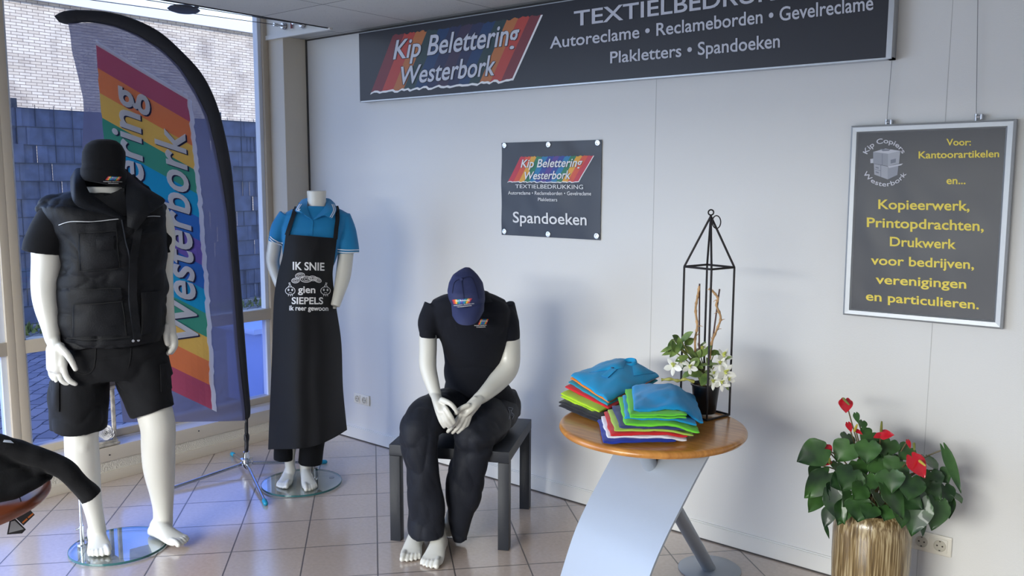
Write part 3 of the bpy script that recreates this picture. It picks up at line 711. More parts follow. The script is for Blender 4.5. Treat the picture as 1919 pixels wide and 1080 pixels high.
def patch(mb, sk, q, lift=.004, thick=.004, nu=8, nv=6, mi=0, puff=0):
    """pocket or flap: BL BR TR TL pixels"""
    def fn(u, v, l): return sk(*quad_px(q, u, v), l+puff*math.sin(math.pi*u)**.6*math.sin(math.pi*v)**.6)
    A = [[fn(i/nu, j/nv, lift) for i in range(nu+1)] for j in range(nv+1)]; B = [[fn(i/nu, j/nv, lift-thick-.002) for i in range(nu+1)] for j in range(nv+1)]
    W = nu+1; vs = [p for r in A for p in r]+[p for r in B for p in r]; off = W*(nv+1); fs = []
    for j in range(nv):
        for i in range(nu):
            f = (j*W+i, j*W+i+1, (j+1)*W+i+1, (j+1)*W+i); fs.append(f); fs.append(tuple(off+k for k in f[::-1]))
    b = [i for i in range(W)]+[j*W+nu for j in range(1, nv+1)]+[nv*W+i for i in range(nu-1, -1, -1)]+[j*W for j in range(nv-1, 0, -1)]
    for a, c in zip(b, b[1:]+b[:1]): fs.append((c, a, off+a, off+c))
    mb.add(vs, fs, mi)
def small_logo(name, parent, sk, q, white_rows, lift=.003):
    """little rainbow print with white lines of lettering"""
    m = MB(); fn = lambda x, y: sk(x, y, lift); f2 = lambda x, y: sk(x, y, lift+.0012)
    for i in range(13):
        for r in range(3):
            u0, u1, v0, v1 = i/13, (i+1)/13, r/3, (r+1)/3
            m.add([fn(*quad_px(q, u0, v0)), fn(*quad_px(q, u1, v0)), fn(*quad_px(q, u1, v1)), fn(*quad_px(q, u0, v1))], [(0, 1, 2, 3)], STR[i])
    for s, b0, b1, t0, t1, it in white_rows: put_text(m, s, b0, b1, t0, t1, f2, 7, it, .012)
    return m.build(name, stripe_mats('cloth_stripe', RAINBOW, .7)+[m_wtext], parent, smooth=False)

def foot(mb, heel, toe, width=.092, z0=0.0, big=1, ankle=None, ank_r=.036):
    """bare foot from heel to toe; big=+1: big toe on the right when looking from heel to toe"""
    heel, toe = Vector(heel), Vector(toe); d = toe-heel; L_ = d.length; d.normalize(); s = Vector((d.y, -d.x, 0)); rings = []
    for t, hw, h in ((0, .018, .03), (.03, .027, .045), (.12, .033, .066), (.26, .034, .086), (.42, .036, .070), (.56, .041, .052), (.70, .046, .036), (.80, .047, .027), (.86, .040, .018)):
        c = heel+d*(L_*t)+s*(.006*big*math.sin(math.pi*t)); hw *= width/.092; r = []
        for j in range(24):
            q = 2*math.pi*j/24; x = math.cos(q); y = math.sin(q)
            zz = h*.5*(1+y) if y > 0 else h*.5*(1+math.copysign(abs(y)**.5, y))
            r.append(c+s*hw*x+Vector((0, 0, z0+zz)))
        rings.append(r)
    mb.loft(rings)
    for k, (off, t1, rad) in enumerate(((.031, 1.0, .0125), (.011, .985, .0088), (-.006, .955, .0084), (-.021, .915, .008), (-.034, .865, .0076))):
        off *= big*width/.092; a = heel+d*(L_*.74)+s*off*.95+Vector((0, 0, z0+.020)); b = heel+d*(L_*t1-rad)+s*off*(1.05)+Vector((0, 0, z0+rad))
        m_ = a.lerp(b, .6)+Vector((0, 0, .006))
        mb.tube([a, m_, b], [rad*1.05, rad*1.0, rad], 10, round_ends=True)
    if ankle is not None:
        c = heel+d*(L_*.20)+Vector((0, 0, z0+.05)); mb.tube([c, Vector(ankle)], [ank_r*1.05, ank_r], 18, round_ends=True)

m_skin = mat('mannequin_white', (208, 207, 199), .38, spec=.5, coat=.15)
m_knit = mat('black_jersey', (9, 10, 14), .88, sheen=.05, spec=.25, bump=(240, .15))
m_shell = mat('black_nylon', (11, 13, 18), .58, spec=.24, bump=(160, .12))
m_canvas = mat('black_canvas', (11, 12, 16), .8, sheen=.04, spec=.25, bump=(300, .15))
m_navy = mat('dark_navy_pique', (12, 15, 25), .85, sheen=.05, spec=.25, bump=(420, .2))
m_navyt = mat('dark_navy_trousers', (16, 20, 31), .66, sheen=.04, spec=.3, bump=(200, .12))
m_chrome = mat('chrome', (215, 218, 222), .12, metal=1)
m_plate = bpy.data.materials.new('base_glass'); m_plate.use_nodes = True; _n = m_plate.node_tree.nodes; _n.clear(); _l = m_plate.node_tree.links
_o = _n.new('ShaderNodeOutputMaterial'); _m = _n.new('ShaderNodeMixShader'); _t = _n.new('ShaderNodeBsdfTransparent'); _g = _n.new('ShaderNodeBsdfGlossy'); _f = _n.new('ShaderNodeFresnel'); _a = _n.new('ShaderNodeMath')
_t.inputs[0].default_value = (.93, .985, .98, 1); _g.inputs['Roughness'].default_value = .015; _g.inputs['Color'].default_value = (.95, .98, 1, 1); _f.inputs[0].default_value = 1.6
_a.operation = 'MULTIPLY_ADD'; _a.inputs[1].default_value = 1.3; _a.inputs[2].default_value = .08
_l.new(_f.outputs[0], _a.inputs[0]); _ge = _n.new('ShaderNodeNewGeometry'); _b = _n.new('ShaderNodeMath'); _b.operation = 'SUBTRACT'; _b.inputs[0].default_value = 1; _l.new(_ge.outputs['Backfacing'], _b.inputs[1])
_c = _n.new('ShaderNodeMath'); _c.operation = 'MULTIPLY'; _l.new(_a.outputs[0], _c.inputs[0]); _l.new(_b.outputs[0], _c.inputs[1]); _l.new(_c.outputs[0], _m.inputs[0]); _l.new(_t.outputs[0], _m.inputs[1]); _l.new(_g.outputs[0], _m.inputs[2]); _l.new(_m.outputs[0], _o.inputs[0])
m_edge = mat('glass_edge', (52, 96, 98), .15)
def glass_base(parent, c, r, pads=()):
    o = MB().lathe([(.001, .004), (r-.002, .004), (r-.002, .0128), (.001, .0128)], c, 72).build('glass_base', m_plate, parent)
    MB().lathe([(r-.002, .003), (r, .004), (r+.0004, .0085), (r, .0128), (r-.002, .0135), (r-.0025, .0085), (r-.002, .003)], c, 72, caps=False).build('glass_rim', m_edge, o)
    for q in pads: MB().lathe([(.001, 0), (.014, 0), (.014, .004), (.001, .004)], (q[0], q[1], 0), 16).build('rubber_pad', m_dark, o)
    return o

# ------------------------------------------------------------------ mannequin in work vest and shorts
def mannequin_vest():
    f = Fig((-3.70, 1.80))
    t = thing('mannequin', 'white mannequin in black beanie, work vest and shorts on round glass base by the window', 'mannequin', (-3.72, 1.80, 0))
    zb = .0135
    b = MB()
    # trunk and neck (under the clothes), arms, legs, feet
    f.rings(b, [(350, 162, 226, .062), (372, 160, 232, .065), (385, 130, 262, .075), (400, 105, 285, .09), (440, 120, 290, .105), (500, 132, 285, .105), (560, 140, 282, .10), (620, 132, 295, .115), (680, 130, 300, .11)])
    f.limb(b, [(105, 398, 0, 26), (92, 440, .0, 29), (90, 490, .01, 28), (86, 540, .02, 25), (89, 575, .04, 22.5), (95, 610, .065, 17), (99, 636, .075, 13.5)])
    H = lambda pts: f.limb(b, [(x, y, o+.035, r) for x, y, o, r in pts], n=10, sm=3)
    f.limb(b, [(100, 632, .065, 13.5), (103, 655, .10, 15), (107, 688, .11, 14)], flat=.75)
    f.limb(b, [(96, 655, .08, 9), (97, 690, .085, 9)]); f.limb(b, [(113, 650, .11, 9), (118, 684, .125, 9)])
    H([(113, 650, .095, 7), (126, 664, .115, 7), (134, 676, .12, 6.2), (142, 692, .12, 5)])
    H([(119, 684, .095, 6.3), (123, 702, .10, 6), (131, 714, .105, 5.6), (142, 720, .105, 4.6)])
    H([(111, 688, .075, 6.3), (114, 708, .075, 6), (121, 717, .075, 5.4), (131, 720, .075, 4.4)])
    H([(103, 689, .05, 6), (105, 709, .05, 5.6), (112, 717, .05, 5.2), (121, 719, .05, 4.2)])
    H([(95, 686, .03, 5.4), (96, 702, .03, 5), (102, 711, .03, 4.6), (110, 714, .03, 4)])
    H = lambda pts: f.limb(b, pts, n=10, sm=3)
    f.limb(b, [(292, 398, 0, 24), (304, 440, 0, 24), (306, 500, 0, 18), (309, 545, 0, 16), (314, 580, .01, 12.5), (317, 600, .02, 11)])
    f.limb(b, [(317, 598, .02, 11), (319, 618, .02, 13), (319, 640, .025, 12.5)], flat=.8)
    H([(312, 612, .05, 6), (311, 630, .055, 5.6), (314, 645, .055, 4.6)])
    H([(326, 630, .04, 6), (327, 648, .045, 5.6), (319, 660, .05, 4.6)]); H([(322, 640, .02, 6), (321, 656, .02, 5.6), (312, 664, .025, 4.6)])
    H([(328, 632, .0, 5.6), (329, 648, 0, 5.4), (322, 661, .005, 4.6)]); H([(318, 640, -.01, 5.4), (316, 654, -.01, 5), (309, 660, -.01, 4.2)])
    f.limb(b, [(165, 665, 0, 36), (158, 740, .02, 33), (154, 800, .04, 31), (153, 822, .045, 29.5), (155, 856, .03, 29.5), (161, 890, .015, 26), (170, 930, 0, 19), (178, 965, -.01, 15.5), (184, 996, -.02, 15)])
    f.limb(b, [(258, 665, 0, 34), (276, 720, .03, 30), (291, 775, .05, 32), (297, 805, .05, 31), (297, 840, .03, 30), (299, 880, .01, 28), (304, 925, -.01, 21.5), (306, 955, -.02, 18), (306, 985, -.02, 17.5)])
    kn = f.p(296, 797, .083); b.tube([kn, kn+Vector((0, 0, -.035))], .040, 16, round_ends=True)
    kn = f.p(155, 822, .075); b.tube([kn, kn+Vector((0, 0, -.035))], .038, 16, round_ends=True)
    foot(b, (-3.868, 1.718, 0), (-3.622, 1.628, 0), .098, zb, -1, f.p(183, 992, -.02), .032)
    foot(b, (-3.705, 1.905, 0), (-3.462, 1.938, 0), .098, zb, 1, f.p(306, 975, -.02), .036)
    fused(b, .0036, 9).build('body', m_skin, t)
    # t-shirt
    s = MB()
    f.rings(s, [(352, 170, 218, .05), (362, 166, 226, .066), (376, 135, 258, .08), (392, 104, 286, .10), (430, 112, 292, .122), (480, 122, 296, .122)])
    f.limb(s, [(112, 398, 0, 33), (98, 425, .0, 35), (86, 458, .0, 37), (83, 474, 0, 38.5)], round_ends=False)
    f.limb(s, [(286, 400, 0, 28), (300, 440, 0, 26), (303, 474, 0, 24)], round_ends=False)
    fused(s, .006, 4, lambda v, n: .006*nz((v.x*6, v.y*6, v.z*14))).build('t_shirt', m_knit, t)
    # vest
    s = MB()
    f.rings(s, [(360, 140, 252, .085), (372, 108, 290, .115), (386, 88, 306, .14), (410, 96, 308, .155), (450, 116, 309, .165), (500, 121, 309, .165), (540, 114, 308, .16), (590, 111, 308, .165), (625, 113, 306, .165), (642, 122, 303, .16)])
    f.limb(s, [(118, 384, 0, 21), (92, 384, 0, 17), (78, 392, 0, 12)], round_ends=True)
    def dv_(v, n):
        a = .010*nz((v.x*3, v.y*3, v.z*9), 1, 2)+.006*nz((v.x*9, v.y*9, v.z*17), 1, 7)
        h = v.z
        return a-.009*crease((v.x*4+v.z*3, v.y*4, v.z*7), 1, 3)-.006*crease((v.x*10, v.y*10-v.z*6, v.z*13), 1, 9)+.005
    vm = fused(s, .006, 3, dv_); vo = vm.build('work_vest', m_shell, t); sk = Skin(vm)
    # dark T-shirt opening, lapels and stand collar
    def flap(rows, name='collar', m=m_shell):
        g = MB(); A = [[f.p(*q) for q in r] for r in rows]
        cu = [catmull(r, 6) for r in A]; k = len(cu[0])
        cols = [catmull([c[i] for c in cu], 6) for i in range(k)]; nv = len(cols[0])
        g.grid(lambda u, v: cols[min(k-1, int(round(u*(k-1))))][min(nv-1, int(round(v*(nv-1))))], k-1, nv-1, thick=.010, nrm=f.t)
        return g.build(name, m, vo, smooth=True)
    flap([[(158, 316, -.06), (159, 340, .055), (176, 372, .115), (206, 392, .165), (228, 407, .182)],
          [(143, 316, -.07), (141, 345, .085), (156, 374, .15), (200, 396, .185), (227, 409, .19)],
          [(132, 334, -.05), (134, 366, .10), (147, 386, .165), (196, 400, .19), (226, 412, .19)]])
    flap([[(233, 318, -.06), (237, 345, .055), (236, 375, .12), (238, 398, .165), (239, 425, .18)],
          [(246, 326, -.07), (262, 350, .08), (270, 375, .14), (258, 400, .18), (248, 428, .185)],
          [(252, 340, -.05), (290, 361, .05), (310, 377, .09), (286, 396, .165), (256, 432, .18)]])
    flap([[(157, 318, -.06), (176, 312, -.10), (196, 310, -.12), (218, 312, -.10), (236, 320, -.06)], [(150, 336, -.07), (176, 336, -.11), (196, 336, -.13), (218, 336, -.11), (244, 338, -.07)], [(146, 360, -.06), (176, 366, -.10), (196, 366, -.12), (218, 366, -.10), (252, 360, -.06)]])
    # opening that shows the t-shirt
    g = MB(); patch(g, sk, [(229, 404), (238, 404), (233, 352), (178, 368)], .006, .004, 8, 8); g.build('neck_opening', m_knit, vo)
    pc = mat('reflective_piping', (205, 208, 212), .4)
    g = MB(); ribbon(g, sk, [(111, 422), (133, 415.5), (173, 415.5), (205, 412.5), (224, 410.5)], 1.3, .005); g.build('reflective_piping', pc, vo)
    g = MB(); ribbon(g, sk, [(272, 407), (286, 405.5), (300, 406)], 1.2, .006); g.build('reflective_piping', pc, vo)
    g = MB(); ribbon(g, sk, [(228, 412), (235.5, 453), (242, 478), (243, 506), (242, 564), (249, 613), (252, 638)], 2.2, .005, 8, .003); g.build('zip', mat('zip_grey', (66, 70, 78), .35, metal=.6), vo)
    g = MB(); ribbon(g, sk, [(262, 420), (256, 450), (250, 490), (250, 560), (255, 610), (258, 636)], 14, .012, 8, .006); g.build('zip_placket', m_shell, vo)
    g = MB(); patch(g, sk, [(149, 508), (223, 501), (218, 432), (147, 436)], .007, .008, 10, 8, puff=.006); g.build('chest_pocket', m_shell, vo)
    g = MB(); patch(g, sk, [(146, 437), (219, 433), (218, 416), (143, 420)], .014, .006, 10, 4, puff=.003); g.build('pocket_flap', m_shell, vo)
    g = MB(); patch(g, sk, [(183, 470), (215, 468), (213, 442), (180, 444)], .015, .004, 6, 6, puff=.003); g.build('card_pocket', m_shell, vo)
    g = MB(); patch(g, sk, [(136, 631), (236, 629), (228, 562), (137, 568)], .010, .010, 12, 8, puff=.012); g.build('lower_pocket', m_shell, vo)
    g = MB(); patch(g, sk, [(136, 570), (229, 563), (227, 540), (134, 543)], .018, .006, 12, 4, puff=.004); g.build('pocket_flap', m_shell, vo)
    g = MB(); patch(g, sk, [(264, 628), (302, 620), (304, 545), (266, 548)], .010, .010, 8, 8, puff=.012); g.build('lower_pocket', m_shell, vo)
    g = MB(); ribbon(g, sk, [(125, 638), (160, 643), (200, 643), (246, 640)], 7, .004, 8, .003); g.build('hem_band', m_shell, vo)
    g = MB()
    for x, y in ((249.5, 638.4), (259, 637)): g.tube([sk(x, y, .008), sk(x, y, .014)], .006, 12)
    g.build('snap_button', m_steel, vo)
    ms = mat('black_seam', (5, 6, 8), .8)
    for pts, l in (([(149, 509), (186, 506), (224, 502)], .016), ([(146, 437), (182, 436), (219, 433.5)], .021), ([(147, 438), (148, 475), (149, 508)], .014), ([(219, 434), (221, 470), (224, 502)], .016), ([(137, 570), (180, 569), (229, 563)], .025), ([(134, 543), (180, 542), (227, 540)], .020), ([(137, 570), (136, 600), (136, 631)], .020), ([(229, 563), (233, 595), (237, 629)], .022), ([(265, 549), (265, 590), (265, 628)], .022), ([(127, 633), (180, 636), (244, 632)], .012)):
        g = MB(); ribbon(g, sk, pts, 1.5, l, 6, .0012); g.build('seam', ms, vo)
    # shorts
    s = MB()
    f.rings(s, [(625, 132, 302, .125), (660, 128, 306, .135), (690, 112, 312, .135), (708, 104, 316, .13)])
    f.limb(s, [(158, 672, 0, 49), (150, 715, .01, 51), (147, 760, .02, 50.5), (147, 790, .03, 49.5), (147, 803, .03, 49)], round_ends=False)
    f.limb(s, [(256, 672, 0, 50), (268, 710, .02, 48), (279, 745, .035, 43), (287, 771, .045, 40.5)], round_ends=False)
    sh = fused(s, .006, 3, lambda v, n: .008*nz((v.x*5, v.y*5, v.z*8), 1, 4)+.005*nz((v.x*14+v.z*8, v.y*14, v.z*14), 1, 1)-.009*crease((v.x*6+v.z*5, v.y*6, v.z*8), 1, 6)+.003)
    so = sh.build('work_shorts', m_canvas, t); sk2 = Skin(sh)
    g = MB(); patch(g, sk2, [(98, 770), (112, 772), (112, 712), (101, 710)], .008, .008, 4, 8, puff=.006); g.build('cargo_pocket', m_canvas, so)
    g = MB(); patch(g, sk2, [(302, 735), (322, 728), (315, 680), (300, 684)], .008, .008, 4, 8, puff=.006); g.build('cargo_pocket', m_canvas, so)
    g = MB(); ribbon(g, sk2, [(246, 652), (244, 675), (240, 690)], 1.4, .003, 6, .001); g.build('seam', mat('black_seam', (6, 7, 9), .8), so); g = MB(); ribbon(g, sk2, [(180, 652), (176, 690), (160, 702), (138, 696)], 1.2, .003, 6, .001)
    g.build('seam', mat('black_seam', (9, 10, 13), .8), so)
    # beanie
    s = MB(); sl = .20
    f.rings(s, [(262, 184, 208, .04), (265, 174, 218, .062), (272, 164, 226, .078), (285, 158, 232, .086), (302, 157, 233, .088), (316, 158, 232, .088, {'slope': .06}), (332, 157, 234, .085, {'slope': .14})])
    f.rings(s, [(316, 157, 233, .09, {'slope': .06}), (320, 155, 235, .094, {'slope': .08}), (334, 155, 234, .093, {'slope': .14}), (343, 157, 232, .091, {'slope': .17}), (344, 157, 231, .088, {'slope': .17})])
    bm_ = fused(s, .0045, 3, lambda v, n: .003*nz(v, 14)+.006*nz((v.x*8, v.y*8, v.z*5), 1, 3)*sstep(1.70, 1.76, v.z)); bo = bm_.build('beanie', m_knit, t); sk3 = Skin(bm_)
    small_logo('printed_logo', bo, sk3, [(198, 337.5), (223, 338.5), (228, 331.5), (203, 330.5)], [('Kip Belettering', (204, 334), (224, 334.5), (204, 331.8), (224, 332.4), .25), ('Autoreclame • Reclameborden', (194, 340.8), (229, 341.5), (194, 339.3), (229, 340), 0), ('TEXTIELBEDRUKKING', (203, 344.2), (222, 344.6), (203, 342.8), (222, 343.2), 0)])
    # base
    glass_base(t, (-3.705, 1.752, 0), .205)
    a = on_floor(155, 1020, .012)
    m = MB().tube([a, a+Vector((0, 0, .085))], .0095, 16).tube([a, a+Vector((0, 0, .006))], .024, 20)
    e = f.p(163, 905, -.05); c2 = catmull([a+Vector((0, 0, .05)), a+Vector((0, 0, .16)), a+Vector((0, 0, .22))+(e-a)*.15, e], 6)
    m.tube(c2, .0065, 12); m.tube([a+Vector((0, 0, .075)), a+Vector((-.0, -.028, .075))], .0035, 8)
    m.build('support_rod', m_chrome, t)
mannequin_vest()
# ------------------------------------------------------------------ headless mannequin in polo shirt and apron
m_blue = mat('turquoise_pique', (0, 122, 178), .75, sheen=.15, bump=(420, .15))
m_stripe = mat('white_knit', (225, 232, 240), .7)
m_apron = mat('apron_cotton', (12, 13, 18), .7, sheen=.05, spec=.3, bump=(420, .12))
def mannequin_apron():
    f = Fig((-3.80, 2.76)); zb = .0135
    t = thing('mannequin', 'headless white mannequin in turquoise polo and long black apron in the corner', 'mannequin', (-3.78, 2.77, 0))
    b = MB()
    b.loft([f.ring(357.5, 576, 612, .052, n=40), f.ring(372, 577, 611, .050), f.ring(388, 577, 613, .052), f.ring(398, 560, 632, .06), f.ring(408, 548, 640, .065), f.ring(440, 540, 634, .08), f.ring(500, 542, 612, .08), f.ring(560, 540, 600, .08), f.ring(620, 525, 630, .10), f.ring(680, 524, 622, .10)])
    f.limb(b, [(534, 410, 0, 13), (519, 440, 0, 12.5), (514, 470, -.01, 13), (512, 492, -.02, 12), (520, 520, .0, 10.5), (530, 548, .05, 8.5)])
    f.limb(b, [(642, 414, 0, 13), (650, 450, 0, 14.5), (648, 482, .01, 14.5), (643, 520, .03, 14), (635, 552, .06, 10.5), (628.5, 574, .08, 8.6)], round_ends=False)
    f.limb(b, [(545, 680, 0, 30), (543, 760, .0, 22), (543, 830, -.01, 14), (543, 862, .0, 9.5), (545, 884, .005, 9)])
    f.limb(b, [(600, 680, 0, 30), (588, 760, 0, 22), (580, 830, -.02, 16), (574, 864, .0, 12), (573, 886, .005, 9.5)])
    foot(b, on_floor(549, 892), on_floor(527, 923), .076, zb, -1, on_floor(546, 894)+Vector((0, 0, .10)), .026)
    foot(b, on_floor(572, 895), on_floor(585, 927), .076, zb, 1, on_floor(572, 897)+Vector((0, 0, .10)), .027)
    fused(b, .0038, 6).build('body', m_skin, t)
    q = f.p(628, 577, .08)
    MB().tube([q+Vector((0, 0, .006)), q+Vector((.0, 0, -.004))], .010, 14).build('wrist_socket', mat('socket_grey', (150, 148, 142), .5), t)
    # polo
    s = MB()
    f.rings(s, [(386, 568, 620, .06), (393, 546, 640, .07), (402, 530, 655, .08), (425, 526, 650, .105), (460, 531, 638, .11), (500, 534, 624, .105), (560, 534, 606, .10)])
    f.limb(s, [(540, 404, 0, 17), (527, 425, 0, 18), (519, 446, 0, 14), (518, 453, 0, 13)], round_ends=False)
    f.limb(s, [(640, 404, 0, 17), (648, 430, 0, 19), (652, 455, 0, 20.5), (653, 474, 0, 21)], round_ends=False)
    pm = fused(s, .005, 4, lambda v, n: .005*nz((v.x*7, v.y*7, v.z*10), 1, 5)); po_ = pm.build('polo_shirt', m_blue, t); sk = Skin(pm)
    for pts in ([(506, 447.5), (512, 453), (522, 458), (530, 460)], [(507, 443.5), (513, 449), (523, 454), (531, 456)]):
        g = MB(); ribbon(g, sk, pts, 1.6, .003); g.build('sleeve_stripe', m_stripe, po_)
    for pts in ([(632.5, 472), (650, 473.5), (673, 473)], [(632.5, 467.5), (650, 469), (673.5, 468.5)]):
        g = MB(); ribbon(g, sk, pts, 1.6, .003); g.build('sleeve_stripe', m_stripe, po_)
    def fold(rows, name):
        g = MB(); A = [[f.p(*q) for q in r] for r in rows]
        cu = [catmull(r, 6) for r in A]; k = len(cu[0]); cols = [catmull([c[i] for c in cu], 5) for i in range(k)]; nv = len(cols[0])
        g.grid(lambda u, v: cols[min(k-1, int(round(u*(k-1))))][min(nv-1, int(round(v*(nv-1))))], k-1, nv-1, thick=.005, nrm=f.t)
        o = g.build(name, m_blue, po_); return Skin(g), o
    skl, ol = fold([[(578, 371, -.03), (576, 386, .055), (583, 410, .105)], [(567, 374, -.03), (562, 390, .075), (572, 403, .105)], [(561, 381, -.02), (553.5, 395, .07), (570, 399.5, .10)]], 'collar')
    skr, orr = fold([[(609, 371, -.03), (610, 386, .055), (588, 411, .105)], [(619, 373, -.03), (624, 392, .08), (607, 403, .11)], [(628, 381, -.02), (631, 394, .075), (623, 411, .11)]], 'collar')
    for d in (1.5, 4.5):
        g = MB(); ribbon(g, skl, [(561+d, 383), (555+d, 394-d*.3), (562+d*.3, 397-d)], 1.3, .002); g.build('collar_stripe', m_stripe, ol)
        g = MB(); ribbon(g, skr, [(627-d, 383), (630-d, 394), (623.5-d, 409-d*.4)], 1.3, .002); g.build('collar_stripe', m_stripe, orr)
    g = MB(); patch(g, sk, [(578, 441), (586, 441), (588, 411), (580, 411)], .004, .003, 4, 8); g.build('placket', m_blue, po_)
    # trousers under the apron
    s = MB()
    f.rings(s, [(600, 528, 628, .10), (660, 520, 625, .11), (700, 520, 622, .10)])
    f.limb(s, [(542, 690, 0, 26), (538, 780, -.01, 22), (534, 830, -.01, 20), (533, 861, -.01, 18.5)], round_ends=False)
    f.limb(s, [(600, 690, 0, 26), (592, 780, -.01, 25), (585, 830, -.01, 23), (582, 869, -.01, 22)], round_ends=False)
    fused(s, .006, 3, lambda v, n: .004*nz((v.x*9, v.y*9, v.z*9), 1, 2)).build('trousers', m_knit, t)
    # apron
    rows = [(439, 536, 447, 632, .128, .05, 0), (480, 530, 482, 628, .14, .07, 0), (515, 521, 516, 624, .145, .09, 0), (560, 514, 565, 629, .15, .11, 0), (640, 511, 640, 640, .165, .13, 0), (720, 508, 722, 643, .175, .15, 2), (790, 505, 778, 648, .185, .165, 10), (843, 503, 806, 651, .19, .17, 15)]
    def ap(u, v):
        x = v*(len(rows)-1); i = min(int(x), len(rows)-2); w_ = x-i
        a = [catmull_1([r[k] for r in rows], i, w_) for k in range(7)]
        px = a[1]+(a[3]-a[1])*u; py = a[0]+(a[2]-a[0])*u+a[6]*math.sin(math.pi*u**1.2)
        o = a[4]-a[5]*abs(2*u-1)**2.2
        k = sstep(.25, .9, v); o += k*.010*math.sin(u*17+v*2.2)*(1-abs(2*u-1))+.006*nz((u*5, v*7, 1.5))*(.4+v)
        return f.p(px, py, o)
    g = MB().grid(ap, 56, 90, thick=.003, nrm=f.t); ao = g.build('apron', m_apron, t); ska = Skin(g)
    for pts in ([(539, 441), (545, 422), (551, 404), (556, 388)], [(628, 448), (630, 428), (632.5, 408), (631, 386)]):
        g = MB(); ribbon(g, Skin(pm, MB()), pts, 7.5, .012, 6, .0015); g.build('apron_strap', m_apron, ao)
    fn = lambda x, y: ska(x, y, .003)
    tx = MB()
    for s, b0, b1, t0, t1 in (('IK SNIE', (549.3, 505.6), (608.3, 507.2), (549.3, 491.3), (608.3, 493)), ('gien', (559, 548.8), (591.3, 549.4), (559, 536.4), (591.3, 537)), ('SIEPELS', (547.3, 569.8), (605.8, 570.2), (547.3, 557.6), (605.8, 557.9)), ('ik reer gewoon', (542.8, 581.8), (615.4, 582.6), (542.8, 573), (615.4, 574))):
        tx = MB(); put_text(tx, s, b0, b1, t0, t1, fn, 0, 0, .022); tx.build('lettering', m_wtext, ao, smooth=False)
    dr = MB(); Z = lambda x, y: (500+x*.2038, 420+y*.2038)
    def ell(cx, cy, rx, ry, w_, rot=0, a0=0, a1=360):
        pts = []
        for k in range(17):
            a = math.radians(a0+(a1-a0)*k/16); x, y = rx*math.cos(a), ry*math.sin(a)
            pts.append(Z(cx+x*math.cos(rot)-y*math.sin(rot), cy+x*math.sin(rot)+y*math.cos(rot)))
        ribbon(dr, ska, pts, w_, .003, 2, .0006)
    for cx, cy, rx, ry, rot in ((308, 474, 42, 24, -.15), (268, 520, 36, 22, -.1), (365, 508, 52, 28, 0), (468, 514, 36, 20, .45), (425, 500, 38, 22, .1)):
        ell(cx, cy, rx, ry, 1.0, rot); ell(cx, cy, rx*.68, ry*.62, .7, rot); ell(cx, cy, rx*.36, ry*.3, .6, rot)
    for cx, s in ((219, -1), (541, 1)):
        ell(cx, 614, 44, 36, 1.0); ell(cx-16, 606, 5, 8, 1.2); ell(cx+18, 606, 5, 8, 1.2); ell(cx, 640, 14, 8, .9, 0, 200, 340)
        ribbon(dr, ska, [Z(cx-14*s, 580), Z(cx-2*s, 560), Z(cx+4*s, 536)], .9, .003, 3, .0006); ribbon(dr, ska, [Z(cx+22*s, 582), Z(cx+8*s, 562), Z(cx+14*s, 540)], .9, .003, 3, .0006)
        for k in (-14, 2, 16): ribbon(dr, ska, [Z(cx+k, 648), Z(cx+k*1.3, 664)], .9, .003, 2, .0006)
    dr.build('onion_drawing', m_wtext, ao, smooth=False)
    glass_base(t, (-3.752, 2.778, 0), .212, [on_floor(472+150, 896)[:2]])
    a = on_floor(588, 897, .012)
    m = MB().tube([a, a+Vector((0, 0, .10))], .0095, 16).tube([a, a+Vector((0, 0, .006))], .022, 20).tube([a+Vector((0, 0, .09)), a+Vector((.0, .0, .30))], .006, 10).tube([a+Vector((0, 0, .06)), a+Vector((.028, .01, .06))], .0035, 8)
    m.build('support_rod', m_chrome, t)
def catmull_1(p, i, t):
    g = lambda j: p[max(0, min(len(p)-1, j))]
    a, b, c, d = g(i-1), g(i), g(i+1), g(i+2)
    return .5*((2*b)+(c-a)*t+(2*a-5*b+4*c-d)*t*t+(3*b-a-3*c+d)*t**3)
mannequin_apron()

